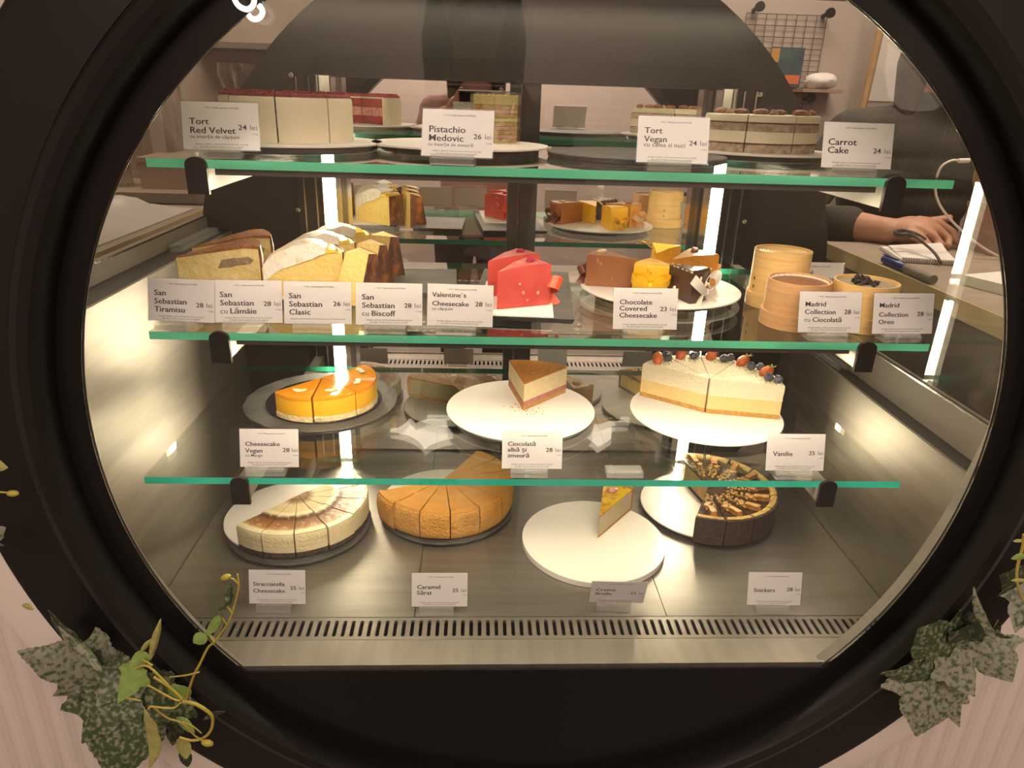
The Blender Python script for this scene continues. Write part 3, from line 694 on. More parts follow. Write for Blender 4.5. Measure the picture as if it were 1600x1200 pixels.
def price_card(key, loc, rz, lean, spec):
    t = thing('price_card', WHERE[key], 'price card', (loc[0], loc[1], loc[2]+UP), R(rz), 'price cards in clear holders')
    cw, chh = CW*spec.get('w', 1), CH
    L = Matrix.Translation((0, 0, 0.0075)) @ Matrix.Rotation(R(-lean), 4, 'X')
    def lean_obj(name, mb, mats, smooth=0):
        me = mb.mesh(name, mats, smooth); me.transform(L)
        o = bpy.data.objects.new(name, me); COL.objects.link(o); o.parent = t; return o
    lean_obj('card', MB().rbox(-cw/2, cw/2, 0, 0.0004, 0.001, 0.001+chh), 'card')
    tx = MB()
    for job, x, al, v, light in card_jobs(spec):
        vs, fs, w = TEXT_CACHE[job]; px = -cw/2 + x*cw - (w/2 if al == 'c' else 0); pz = 0.001 + chh*(1-v)
        k = 1.0
        lim = cw*(0.5 if al == 'c' else 1.0)
        tx.cur = 1 if light else 0
        for dx in ((0, 0.012, 0.024, 0.034) if job[2] > 0.008 else (0,)):      # heavy strokes for the bold words
            tx.add([(px + a*k + dx*job[1], -0.00015, pz + b) for a, b in vs], fs)
    me = bpy.data.meshes.new('lettering'); me.from_pydata(tx.v, [], tx.f)
    me.materials.append(MT['ink']); me.materials.append(MT['ink_light']); me.polygons.foreach_set('material_index', tx.mi); me.transform(L)
    o = bpy.data.objects.new('lettering', me); COL.objects.link(o); o.parent = t
    sw, sh = spec.get('sleeve', (0.0822, 0.0530)); sx = spec.get('sx', 0)
    lean_obj('clear_sleeve', MB().rbox(sx-sw/2, sx+sw/2, -0.0012, -0.0006, 0, sh).rbox(sx-sw/2, sx+sw/2, 0.0010, 0.0016, 0, sh), 'sleeve')
    b = MB(); hw = 0.0245; ox = -0.004
    P = [(-0.010, 0), (0.012, 0), (0.012, 0.004), (0.0035, 0.0125), (0.0024, 0.0125), (0.0024, 0.0065), (-0.0022, 0.0065), (-0.0022, 0.0115), (-0.0040, 0.0115), (-0.010, 0.0065)]
    n = len(P); b.add([(ox-hw, y, z) for y, z in P] + [(ox+hw, y, z) for y, z in P], [tuple(range(n)), tuple(range(2*n-1, n-1, -1))] + [(i, (i+1) % n, n + (i+1) % n, n + i) for i in range(n)])
    obj('holder_base', b, 'acrylic', t, 0)
    return t
for c in CARDS: price_card(*c)
# a card holder lying empty on the lowest shelf
t = thing('card_holder', 'empty clear card holder beside the Ciocolată albă card on the lowest shelf', 'card holder', (0.124, 0.022, Z1), 0)
obj('base', MB().rbox(-0.0245, 0.0245, -0.018, 0.004, 0, 0.0075), 'acrylic', t, 0)
obj('clear_sleeve', MB().box((0, 0.028, 0.0045), (0.050, 0.045, 0.0012), (R(4), 0, 0)), 'sleeve', t, 0)

# ------------------------------------------------------------------ slates and cake boards
random.seed(3)
def rough(seed): return lambda a, h: 0.018*mnoise.noise(Vector((math.cos(a)*7 + seed, math.sin(a)*7, h*120))) + 0.010*mnoise.noise(Vector((math.cos(a)*26 + seed, math.sin(a)*26, h*300)))
def round_slate(x, y, z, r, label, seed):
    o = obj('slate_board', MB().lathe([(0, 0), (r*0.965, 0), (r*0.985, 0.0022), (r*0.99, 0.0045), (r, 0.0068), (r*0.992, 0.0078), (0, 0.0078)], 110, rn=rough(seed)), 'slate', None, 35)
    o.location = (x, y, z); return tag(o, label, 'slate board', 'slate serving boards')
def round_board(x, y, z, r, label, m='board', th=0.0030):
    o = obj('cake_board', MB().lathe([(0, 0), (r-0.0006, 0), (r, 0.0006), (r, th-0.0006), (r-0.0006, th), (0, th)], 110), m, None, 35)
    o.location = (x, y, z); return tag(o, label, 'cake board', 'round cake boards')
def rect_slate(x, y, z, w, d, rz, label, seed):
    m = MB(); n = 26; rowt = []; rowb = []
    def pt(s, k):
        if s == 0: return (-w/2 + w*k/n, -d/2)
        if s == 1: return (w/2, -d/2 + d*k/n)
        if s == 2: return (w/2 - w*k/n, d/2)
        return (-w/2, d/2 - d*k/n)
    P = [pt(s, k) for s in range(4) for k in range(n)]
    lay = []
    for zz, sh in ((0, 0.975), (0.003, 0.99), (0.0066, 1.0), (0.0076, 0.99)):
        lay.append([(x0*sh*(1 + 0.022*mnoise.noise(Vector((x0*160+seed, y0*160, zz*300)))), y0*sh*(1 + 0.016*mnoise.noise(Vector((x0*160, y0*160+seed, zz*300)))), zz) for x0, y0 in P])
    N = len(P); vs = [v for l in lay for v in l]
    fs = [(a*N + i, a*N + (i+1) % N, (a+1)*N + (i+1) % N, (a+1)*N + i) for a in range(3) for i in range(N)] + [tuple(range(N-1, -1, -1)), tuple(range(3*N, 4*N))]
    m.add(vs, fs); o = obj('slate_board', m, 'slate', None, 35); o.location = (x, y, z); o.rotation_euler = (0, 0, R(rz))
    return tag(o, label, 'slate board', 'slate serving boards')
def rect_board(x, y, z, w, d, rz, label):
    o = obj('cake_board', MB().rbox(-w/2, w/2, -d/2, d/2, 0, 0.0016), 'board', None, 0); o.location = (x, y, z); o.rotation_euler = (0, 0, R(rz))
    return tag(o, label, 'cake board', 'white card boards')
SB = 0.0079
round_slate(-0.373, 0.234, ZB, 0.1190, 'round slate under the chocolate-swirled white cheesecake', 1)
round_board(-0.3900, 0.256, ZB+SB, 0.1140, 'white round board under the chocolate-swirled white cheesecake')
round_slate(-0.128, 0.290, ZB, 0.1190, 'round slate under the orange-brown caramel cake', 2)
round_board(-0.131, 0.306, ZB+SB, 0.1130, 'white round board under the orange-brown caramel cake')
round_board(0.124, 0.184, ZB, 0.1195, 'large white plate holding one yellow-topped slice on the case floor', 'plate', 0.0105)
round_slate(0.353, 0.288, ZB, 0.1130, 'round slate under the dark chocolate cake with nuts', 3)
round_board(0.3460, 0.294, ZB+SB, 0.1160, 'white round board under the dark chocolate cake with nuts')
round_slate(-0.322, 0.240, Z1, 0.1195, 'wide round slate under the yellow glazed cake', 4)
round_board(-0.317, 0.235, Z1+SB, 0.0900, 'black glossy board under the yellow glazed cake', 'black_board', 0.0025)
round_slate(-0.005, 0.206, Z1, 0.1150, 'round slate under the board with the cocoa-dusted slice', 5)
round_board(-0.005, 0.209, Z1+SB, 0.1170, 'white round board with crumbs holding the cocoa-dusted slice')
round_slate(0.292, 0.206, Z1, 0.1080, 'round slate under the berry-topped cream cake', 6)
round_board(0.290, 0.202, Z1+SB, 0.1190, 'white round board under the berry-topped cream cake')
round_slate(0.200, 0.228, Z2, 0.1100, 'round slate under the five ribboned chocolate-covered slices', 7)
round_board(0.200, 0.226, Z2+SB, 0.1200, 'white round board under the five ribboned chocolate-covered slices')
rect_slate(-0.160, 0.250, Z2, 0.105, 0.150, 2, 'empty rectangular slate on the middle shelf', 8)
rect_slate(-0.008, 0.196, Z2, 0.138, 0.270, -5, 'rectangular slate under the white card of the red slices', 9)
rect_board(-0.020, 0.150, Z2+0.0077, 0.098, 0.180, -4, 'white card under the two red chocolate slices')
rect_slate(-0.420, 0.200, Z2, 0.105, 0.170, 0, 'slate under the cocoa-topped slices at the middle shelf left', 10)
rect_slate(-0.305, 0.215, Z2, 0.105, 0.190, 0, 'slate under the toasted meringue slices', 11)
rect_board(-0.4205, 0.200, Z2+0.0077, 0.098, 0.160, 0, 'white card under the cocoa-topped slices')
rect_board(-0.3065, 0.215, Z2+0.0077, 0.098, 0.180, 0, 'white card under the toasted meringue slices')
rect_board(-0.2290, 0.225, Z2, 0.030, 0.170, 0, 'white card edge showing beside the dark-crusted slices')
round_slate(-0.325, 0.193, Z3, 0.1125, 'round slate under the red-topped white cake', 12)
round_board(-0.325, 0.195, Z3+SB, 0.1180, 'white round board under the red-topped white cake')
round_slate(-0.105, 0.228, Z3, 0.1140, 'round slate under the wrapped layered slice', 13)
round_board(-0.102, 0.230, Z3+SB, 0.1230, 'white round board under the wrapped layered slice')
round_slate(0.135, 0.180, Z3, 0.1200, 'empty round slate on the topmost shelf', 14)
round_slate(0.338, 0.282, Z3, 0.1000, 'round slate under the pecan-topped carrot cake', 15)
round_board(0.336, 0.282, Z3+SB, 0.1130, 'white round board under the pecan-topped carrot cake')
BT = SB + 0.0031      # height of a board top above its shelf

# ------------------------------------------------------------------ cakes
def slab(R0, z0, z1, r0=0.0, bev=0.0015): return [(r0, z0), (R0, z0), (R0, z1-bev), (R0-bev*0.3, z1-bev*0.3), (R0-bev, z1), (r0, z1)]
def crumbs(m, n, f, r0=0.0006, r1=0.0014, seed=0):
    rd = random.Random(seed)
    for k in range(n):
        p = f(rd); r = rd.uniform(r0, r1); m.blob(p, (r*rd.uniform(.8, 1.5), r*rd.uniform(.8, 1.3), r), 6, 4, 0.5, k, (rd.random()*3, rd.random()*3, rd.random()*3))
    return m
def sector(rd, span, ra, rb):
    t = R(rd.uniform(-span/2, span/2)); r = math.sqrt(rd.uniform(ra*ra, rb*rb)); return r*math.cos(t), r*math.sin(t)
def cut_cake(build, apex, z, a0, span, n, labels, group, gap=0.0008, gaps={}, name=None):
    """n equal slices from angle a0 counter-clockwise; each slice is a thing"""
    first = None; out = []
    for k in range(n):
        a = R(a0 + span*(k+0.5)); g = gap + gaps.get(k, 0)
        loc = (apex[0] + g*math.cos(a), apex[1] + g*math.sin(a), z)
        if first is None: first = build(labels[k], loc, a, group); out.append(first)
        else: out.append(dup(first, loc, a, labels[k], group))
    return out
def ords(n, fmt, rev=False): return [fmt % ORD[(n-1-k) if rev else k] for k in range(n)]

# chocolate-swirled white cheesecake on the case floor
MT['swirl'] = radial_mat('chocolate_swirl_top', [(0.0, (0.50, 0.34, 0.16)), (0.16, (0.26, 0.12, 0.04)), (0.26, (0.78, 0.62, 0.36)), (0.44, (0.74, 0.56, 0.30)), (0.50, (0.84, 0.74, 0.48)), (0.565, (0.84, 0.73, 0.46)),
    (0.60, (0.13, 0.045, 0.014)), (0.72, (0.27, 0.10, 0.03)), (0.82, (0.40, 0.18, 0.06)), (0.885, (0.62, 0.40, 0.18)), (0.915, (0.85, 0.75, 0.49)), (1.0, (0.84, 0.74, 0.48))], 0.116, 0.055, 55,
    spots=((0.80, 0.66, 0.40), 70, 0.58, 0.72))
def b_strac(label, loc, a, group):
    t = thing('cheesecake_slice', label, 'cake slice', loc, a, group); sp = 24.4; Rr = 0.117
    obj('crust', MB().wedge(slab(Rr*0.995, 0, 0.0095), sp, amp=0.0012, seed=1), 'dark_crust', t)
    obj('filling', MB().wedge(slab(Rr, 0.0097, 0.0405, bev=0.002), sp, amp=0.0006, seed=2, freq=60), 'cream', t)
    prof = [(0, 0.0407), (Rr-0.001, 0.0407), (Rr-0.0012, 0.0432), (Rr*0.93, 0.0445), (Rr*0.90, 0.0432), (Rr*0.60, 0.0425), (Rr*0.57, 0.0450), (Rr*0.50, 0.0455), (Rr*0.46, 0.0436), (Rr*0.2, 0.0432), (Rr*0.1, 0.0445), (0, 0.0440)]
    obj('chocolate_swirl', MB().wedge(prof, sp, amp=0.0009, seed=3, freq=110), 'swirl', t)
    return t
cut_cake(b_strac, (-0.3765, 0.244), ZB+BT, -130, 25.2, 7, ords(7, '%s slice from the left of the chocolate-swirled white cheesecake'), 'slices of the chocolate-swirled white cheesecake', gaps={3: 0.0022})
# orange-brown caramel cake
def b_caramel(label, loc, a, group):
    t = thing('caramel_cake_slice', label, 'cake slice', loc, a, group); sp = 23.4; Rr = 0.1205
    shell = [(0, 0), (Rr-0.003, 0), (Rr, 0.006), (Rr+0.0012, 0.03), (Rr, 0.0455), (Rr-0.002, 0.0475), (Rr-0.006, 0.0465), (Rr-0.007, 0.008), (0, 0.007)]
    obj('crust', MB().wedge(shell, sp, amp=0.0011, seed=5), 'tan_crust', t)
    obj('filling', MB().wedge(slab(Rr-0.0075, 0.0072, 0.044), sp), 'cream', t)
    top = [(0, 0.0442), (Rr-0.0076, 0.0442), (Rr-0.0070, 0.0480), (Rr-0.002, 0.0478), (Rr-0.0035, 0.0512), (Rr-0.009, 0.0515), (Rr-0.013, 0.0492), (Rr-0.018, 0.0502), (Rr*0.70, 0.0487), (Rr*0.60, 0.0500), (Rr*0.55, 0.0486), (Rr*0.3, 0.0482), (0, 0.0486)]
    obj('caramel_topping', MB().wedge(top, sp, amp=0.0010, seed=6, freq=70), 'caramel', t)
    return t
cut_cake(b_caramel, (-0.1290, 0.2990), ZB+BT, -156, 24.2, 9, ords(9, '%s slice counterclockwise from the left of the orange-brown caramel cake'), 'slices of the caramel cake', gaps={0: 0.004})
# dark chocolate cake with bar pieces and nuts
def b_nutcake(label, loc, a, group):
    t = thing('chocolate_cake_slice', label, 'cake slice', loc, a, group); sp = 23.4; Rr = 0.1205
    shell = [(0, 0), (Rr, 0), (Rr+0.001, 0.03), (Rr, 0.0478), (Rr-0.0045, 0.0480), (Rr-0.006, 0.044), (Rr-0.006, 0.008), (0, 0.007)]
    obj('biscuit_shell', MB().wedge(shell, sp, amp=0.0008, seed=8), 'choc_side', t)
    obj('filling', MB().wedge(slab(Rr-0.0063, 0.0072, 0.0405), sp), 'nut_filling', t)
    obj('chocolate_glaze', MB().wedge(slab(Rr-0.0064, 0.0407, 0.0440, bev=0.001), sp, amp=0.0006, seed=9), 'choc_glaze', t)
    rim = [(Rr-0.0155, 0.0438), (Rr-0.0062, 0.0438), (Rr-0.0040, 0.0486), (Rr-0.009, 0.0500), (Rr-0.014, 0.0472)]
    obj('cream_rim', MB().wedge(rim, sp-2, amp=0.0013, seed=10, closed=True, freq=150), 'rim_cream', t)
    obj('bar_piece', MB().box((Rr-0.0285, 0.003, 0.0485), (0.024, 0.0095, 0.0085), (0.05, -0.12, 0.2)), 'bar_piece', t, 0)
    obj('bar_piece', MB().box((Rr-0.048, -0.004, 0.0470), (0.013, 0.007, 0.006), (0.1, 0.1, -0.5)), 'bar_piece', t, 0)
    m = crumbs(MB(), 46, lambda rd: (*sector(rd, sp-8, 0.034, 0.084), 0.0450), 0.0013, 0.0024, 4)
    o = obj('chopped_nuts', m, 'nuts', t); o['kind'] = 'stuff'
    return t
cut_cake(b_nutcake, (0.3440, 0.2830), ZB+BT, -117, 24.2, 9, ords(9, '%s slice counterclockwise from the cut front of the dark nut-topped cake'), 'slices of the dark chocolate cake')
# yellow-topped slice alone on its plate
def strawberry_half(name, parent, c, s, rot):
    o = obj(name, MB().blob(c, (s*0.72, s, s*0.42), 12, 9, 0.12, 2, rot), 'straw_cut', parent); return o
t = thing('brulee_slice', 'narrow yellow-topped slice with a strawberry half, alone on a large white plate', 'cake slice', (0.1318, 0.1835, ZB+0.0109), R(64)); sp = 27; Rr = 0.118
obj('crust', MB().wedge([(0, 0), (Rr, 0), (Rr+0.002, 0.044), (Rr-0.004, 0.0455), (Rr-0.0045, 0.005), (0, 0.004)], sp, amp=0.0011, seed=4), 'brulee_crust', t)
obj('filling', MB().wedge(slab(Rr-0.0047, 0.0043, 0.0395), sp, amp=0.0003), 'cream', t)
obj('burnt_sugar_topping', MB().wedge(slab(Rr-0.0047, 0.0397, 0.0440), sp, amp=0.0007, seed=3), 'brulee', t)
strawberry_half('strawberry_half', t, (0.088, 0.004, 0.0455), 0.0105, (0, 0, 0.9))
# yellow mango cake
def b_mango(label, loc, a, group):
    t = thing('mango_cake_slice', label, 'cake slice', loc, a, group); sp = 44.2; Rr = 0.0825
    obj('crust', MB().wedge(slab(Rr+0.0004, 0, 0.0085), sp, amp=0.0012, seed=1), 'pale_base', t)
    obj('filling', MB().wedge(slab(Rr-0.0003, 0.0086, 0.0335), sp), 'mango_body', t)
    obj('mango_glaze', MB().wedge(slab(Rr, 0.0336, 0.0392, bev=0.0025), sp), 'mango', t)
    m = MB(); pts = [(-0.007, -0.0025), (-0.003, 0.001), (0.001, 0.0), (0.005, 0.0035), (0.0075, 0.0005), (0.005, -0.003), (0.000, -0.0048), (-0.004, -0.0045)]
    pts = [(1.5*a, 1.5*b) for a, b in pts]; n = len(pts); zz = [0.0002 + 0.0012*abs(p[0]/0.007) for p in pts]
    m.add([(0.058 - p[1], p[0], 0.0394 + zz[i]) for i, p in enumerate(pts)] + [(0.058 - p[1], p[0], 0.0402 + zz[i]) for i, p in enumerate(pts)], [tuple(range(n)), tuple(range(2*n-1, n-1, -1))] + [(i, (i+1) % n, n + (i+1) % n, n + i) for i in range(n)])
    obj('coconut_flake', m, 'coconut', t, 0)
    return t
cut_cake(b_mango, (-0.3165, 0.2310), Z1+SB+0.0027, -134, 45, 4, ords(4, '%s slice counterclockwise from the left of the shiny yellow mango cake'), 'slices of the mango cake', gaps={0: 0.0025})
# cocoa dusted slice
t = thing('raspberry_cheesecake_slice', 'cocoa-dusted triangular slice with a pink raspberry layer, alone on its board', 'cake slice', (-0.0015, 0.1960, Z1+BT), R(73)); sp = 55; Rr = 0.108
obj('crust', MB().wedge(slab(Rr, 0, 0.0065), sp, amp=0.0012, seed=3), 'crumb_base', t)
obj('raspberry_layer', MB().wedge(slab(Rr-0.0004, 0.0066, 0.0150), sp, amp=0.0003), 'raspberry', t)
obj('filling', MB().wedge(slab(Rr-0.0002, 0.0151, 0.0440), sp, amp=0.0004), 'white_fill', t)
obj('cocoa_topping', MB().wedge(slab(Rr, 0.0441, 0.0462), sp, amp=0.0008, seed=7, freq=300), 'cocoa', t)
o = obj('crumb_scatter', crumbs(MB(), 60, lambda rd: (-0.035 + rd.gauss(0, 0.014), 0.0 + rd.gauss(0, 0.010), 0.0006), 0.0004, 0.0010, 8), 'crumb_base', t); o['kind'] = 'stuff'
o.rotation_euler = (0, 0, R(60)); o.location = (0.022, 0.03, 0)
# berry cake
def berry(m, c, r, seed): m.blob(c, (r, r, r*0.86), 12, 8, 0.05, seed); m.lathe([(0, 0), (r*0.42, 0.0002), (r*0.52, 0.0012), (r*0.40, 0.0008), (0, 0.0003)], 10, 'z', (c[0]-r*0.25, c[1], c[2]+r*0.80))
def b_berry(label, loc, a, group):
    t = thing('vanilla_cake_slice', label, 'cake slice', loc, a, group); sp = 30.2; Rr = 0.1120
    obj('crust', MB().wedge(slab(Rr, 0, 0.0075), sp, amp=0.0010, seed=3), 'crumb_base', t)
    obj('custard_layer', MB().wedge(slab(Rr-0.0003, 0.0076, 0.0300), sp, amp=0.0003), 'custard', t)
    top = [(0, 0.0301), (Rr, 0.0301), (Rr, 0.0555), (Rr-0.003, 0.0580)]
    r = Rr-0.006
    while r > 0.02: top += [(r, 0.0574), (r-0.0035, 0.0590)]; r -= 0.007
    top += [(0, 0.0580)]
    obj('cream_layer', MB().wedge(top, sp, amp=0.0005, seed=4), 'vanilla', t)
    s = obj('strawberry', MB().blob((0.094, 0.010, 0.0655), (0.0085, 0.0085, 0.0125), 12, 9, 0.10, 3, (0.5, 0.55, 0)), 'strawberry', t)
    c = MB()
    for k in range(5):
        q = 2*PI*k/5; d = Vector((math.cos(q), math.sin(q), 0)); e = Vector((-d.y, d.x, 0)); b0 = Vector((0.099, 0.004, 0.0755))
        c.add([b0, b0 + d*0.004 + e*0.0018 + Vector((0, 0, 0.0008)), b0 + d*0.0085 + Vector((0, 0, 0.003)), b0 + d*0.004 - e*0.0018 + Vector((0, 0, 0.0008)), b0 + Vector((0, 0, 0.0008))], [(0, 1, 4), (1, 2, 4), (2, 3, 4), (3, 0, 4), (0, 3, 2, 1)])
    obj('calyx', c, 'calyx', s, 0)
    for k, (x, y, rr) in enumerate(((0.089, -0.0105, 0.0074), (0.100, -0.020, 0.0070))):
        m = MB(); berry(m, (x, y, 0.0585 + rr*0.78), rr, k + 2); obj('blueberry', m, 'blueberry', t)
    o = obj('pistachio_crumbs', crumbs(MB(), 16, lambda rd: (*sector(rd, sp-6, 0.075, 0.106), 0.0595), 0.0005, 0.0011, 9), 'pistachio', t); o['kind'] = 'stuff'
    return t
cut_cake(b_berry, (0.2870, 0.1950), Z1+BT, -12, 31, 5, ords(5, '%s slice counterclockwise from the right of the berry-topped cream cake'), 'slices of the berry-topped cream cake', gaps={0: .001, 1: .001, 2: .001, 3: 0.001, 4: 0.001})
# red velvet cake
def b_velvet(label, loc, a, group):
    t = thing('red_velvet_slice', label, 'cake slice', loc, a, group); sp = 44.0; Rr = 0.0835; fr = 0.006
    obj('sponge_layer', MB().wedge(slab(Rr-fr, 0.0004, 0.0165), sp-1, amp=0.0003), 'rv_sponge', t)
    obj('strawberry_cream', MB().wedge(slab(Rr-fr, 0.0167, 0.0330), sp-1, amp=0.0003), 'rv_fill', t)
    obj('sponge_layer', MB().wedge(slab(Rr-fr, 0.0332, 0.0505), sp-1, amp=0.0003), 'rv_sponge', t)
    shell = [(Rr-fr+0.0002, 0), (Rr, 0), (Rr, 0.0505), (Rr-0.0012, 0.0530), (Rr-0.004, 0.0535), (0, 0.0535), (0, 0.0508), (Rr-fr+0.0002, 0.0508)]
    obj('frosting', MB().wedge(shell, sp, amp=0.0003, seed=2, freq=30), 'frosting', t)
    obj('crumb_topping', MB().wedge([(0, 0.0537), (Rr-0.0022, 0.0537), (Rr-0.0030, 0.0565), (Rr-0.007, 0.0580), (0, 0.0585)], sp, amp=0.0026, seed=6, freq=330), 'rv_crumb', t)
    m = crumbs(MB(), 70, lambda rd: (*sector(rd, sp-8, 0.045, 0.076), 0.0590), 0.0008, 0.0020, 11)
    o = obj('loose_crumbs', m, 'rv_crumb', t); o['kind'] = 'stuff'
    return t
cut_cake(b_velvet, (-0.3300, 0.200), Z3+BT, -175.5, 45, 5, ords(5, '%s slice counterclockwise from the left of the red-topped white cake'), 'slices of the red velvet cake')
# carrot cake
def pecan(m, c, s, rz, rx=0.0):
    m.blob(c, (s, s*0.52, s*0.36), 14, 9, 0.16, 3, (rx, 0, rz), 2.0)
    q = Matrix.Rotation(rz, 3, 'Z'); m.blob(Vector(c) + q @ Vector((0, s*0.16, s*0.10)), (s*0.92, s*0.30, s*0.34), 12, 7, 0.2, 5, (rx, 0, rz), 2.5)
def b_carrot(label, loc, a, group):
    t = thing('carrot_cake_slice', label, 'cake slice', loc, a, group); sp = 41.8; Rr = 0.0900
    obj('sponge_layer', MB().wedge(slab(Rr-0.0006, 0, 0.0115), sp, amp=0.0011, seed=1, freq=200), 'carrot', t)
    obj('sponge_skin', MB().wedge(slab(Rr+0.0002, 0.0116, 0.0130), sp, amp=0.0009, seed=2, freq=200), 'carrot_dark', t)
    obj('cream_layer', MB().wedge(slab(Rr-0.0002, 0.0131, 0.0285), sp, amp=0.0003, seed=3), 'frosting', t)
    obj('sponge_layer', MB().wedge(slab(Rr-0.0004, 0.0286, 0.0385), sp, amp=0.0011, seed=4, freq=200), 'carrot', t)
    obj('sponge_skin', MB().wedge(slab(Rr-0.0004, 0.0386, 0.0400), sp, amp=0.0008, seed=5, freq=200), 'carrot_dark', t)
    obj('cream_topping', MB().wedge(slab(Rr+0.0006, 0.0401, 0.0500, bev=0.0035), sp, amp=0.0007, seed=6), 'frosting', t)
    m = MB(); pecan(m, (0.076, -0.014, 0.0530), 0.0115, 1.3, 0.25); obj('pecan', m, 'pecan', t)
    m = MB(); pecan(m, (0.069, 0.014, 0.0528), 0.0105, 1.9, -0.2); obj('pecan', m, 'pecan', t)
    m = MB(); m.blob((0.079, 0.0010, 0.0525), (0.006, 0.005, 0.0038), 9, 6, 0.5, 7); m.blob((0.0805, 0.0055, 0.0518), (0.0035, 0.003, 0.0026), 8, 5, 0.5, 9)
    obj('walnut_bit', m, 'walnut', t)
    return t
cut_cake(b_carrot, (0.3300, 0.2850), Z3+BT, -158, 42.5, 4, ords(4, '%s slice counterclockwise from the left of the pecan-topped carrot cake'), 'slices of the carrot cake')
# wrapped layered slice
t = thing('medovic_slice', 'layered honey cake slice wrapped in clear film on a white board', 'cake slice', (-0.0505, 0.3420, Z3+BT), R(-92)); sp = 48
prof_R = 0.078
zz = 0.0
for k in range(5):
    obj('sponge_layer', MB().wedge(slab(prof_R-0.0004, zz, zz+0.0060), sp, amp=0.0008, seed=k, freq=200), 'honey', t); zz += 0.0061
    obj('cream_layer', MB().wedge(slab(prof_R-0.0002, zz, zz+(0.0051 if k < 4 else 0.0125)), sp, amp=0.0005, seed=k+9), 'pink_jam' if k in (0, 1, 3) else 'honey_cream', t); zz += 0.0052
zt = zz + 0.0074
o = obj('crumb_topping', crumbs(MB(), 50, lambda rd: (*sector(rd, sp-6, 0.02, 0.076), zt), 0.0008, 0.0016, 3), 'pistachio', t); o['kind'] = 'stuff'
obj('clear_film', MB().wedge([(0, -0.0002), (prof_R+0.0016, -0.0002), (prof_R+0.0022, zt+0.003), (prof_R-0.02, zt+0.0045), (0, zt+0.004)], sp+5, amp=0.0022, seed=5, freq=70), 'film', t, 25)

# cocoa, meringue and dark-crusted slices on the middle shelf
def b_tira(label, loc, a):
    t = thing('tiramisu_cheesecake_slice', label, 'cake slice', loc, a, 'cocoa-topped cheesecake slices'); sp = 32; Rr = 0.108
    pr = lambda r: 0.050 + 0.013*min(1, r/0.085)
    obj('filling', MB().wedge([(0, 0), (Rr-0.003, 0), (Rr-0.003, 0.062), (Rr*0.8, pr(0.085)), (Rr*0.5, pr(0.055)), (0, pr(0))], sp, amp=0.0008, seed=1), 'basque2', t)
    obj('coffee_sponge', MB().wedge([(Rr*0.48, 0.036), (Rr*0.86, 0.042), (Rr*0.90, 0.047), (Rr*0.84, 0.052), (Rr*0.52, 0.047)], sp+0.9, amp=0.0026, seed=2, closed=True, freq=120), 'coffee', t)
    obj('browned_rim', MB().wedge([(Rr-0.0028, 0), (Rr, 0), (Rr+0.001, 0.05), (Rr-0.001, 0.0655), (Rr-0.0028, 0.065)], sp, amp=0.0011, seed=3), 'burnt', t)
    obj('cocoa_topping', MB().wedge([(0, pr(0)+0.0002), (Rr*0.5, pr(0.055)+0.0002), (Rr*0.8, pr(0.085)+0.0002), (Rr-0.0029, 0.0623), (Rr-0.001, 0.0662), (Rr*0.8, 0.0668), (Rr*0.5, 0.0620), (Rr*0.15, 0.0545), (-0.0+0.0, 0.0520)], sp+1, amp=0.0013, seed=4, freq=60), 'tira_cocoa', t)
    return t
bz = Z2+0.0095
A = b_tira('front slice of the two cocoa-topped cheesecake slices at the left', (-0.473, 0.128, bz), R(23))
dup(A, (-0.4765, 0.194, bz), R(27), 'rear slice of the two cocoa-topped cheesecake slices at the left')
def b_lemon(label, loc, a):
    t = thing('lemon_meringue_slice', label, 'cake slice', loc, a, 'toasted meringue slices'); sp = 30; Rr = 0.107
    obj('filling', MB().wedge([(0, 0), (Rr-0.0015, 0), (Rr-0.0015, 0.060), (Rr*0.75, 0.058), (Rr*0.4, 0.048), (0, 0.040)], sp, amp=0.0006, seed=1), 'basque', t)
    obj('browned_rim', MB().wedge([(Rr-0.0014, 0), (Rr, 0), (Rr, 0.061), (Rr-0.0014, 0.061)], sp, amp=0.0006, seed=3), 'burnt', t)
    obj('lemon_curd', MB().wedge([(Rr*0.10, 0.042), (Rr*0.4, 0.0482), (Rr*0.75, 0.0582), (Rr*0.93, 0.0602), (Rr*0.90, 0.0645), (Rr*0.6, 0.062), (Rr*0.12, 0.048)], sp+1.5, amp=0.0011, seed=4, closed=True), 'curd', t)
    mer = MB().wedge([(0.001, 0.020), (Rr*0.16, 0.034), (Rr*0.45, 0.0455), (Rr*0.78, 0.0585), (Rr*0.80, 0.0685), (Rr*0.62, 0.0735), (Rr*0.40, 0.0690), (Rr*0.15, 0.0575), (0.002, 0.043)], sp+4, amp=0.0038, seed=5, closed=True, freq=70)
    obj('meringue', mer, 'meringue', t)
    return t
A = b_lemon('front slice of the three toasted meringue slices', (-0.3625, 0.128, bz), R(21))
dup(A, (-0.3565, 0.190, bz), R(25), 'middle slice of the three toasted meringue slices')
dup(A, (-0.3440, 0.256, bz), R(25), 'rear slice of the three toasted meringue slices')
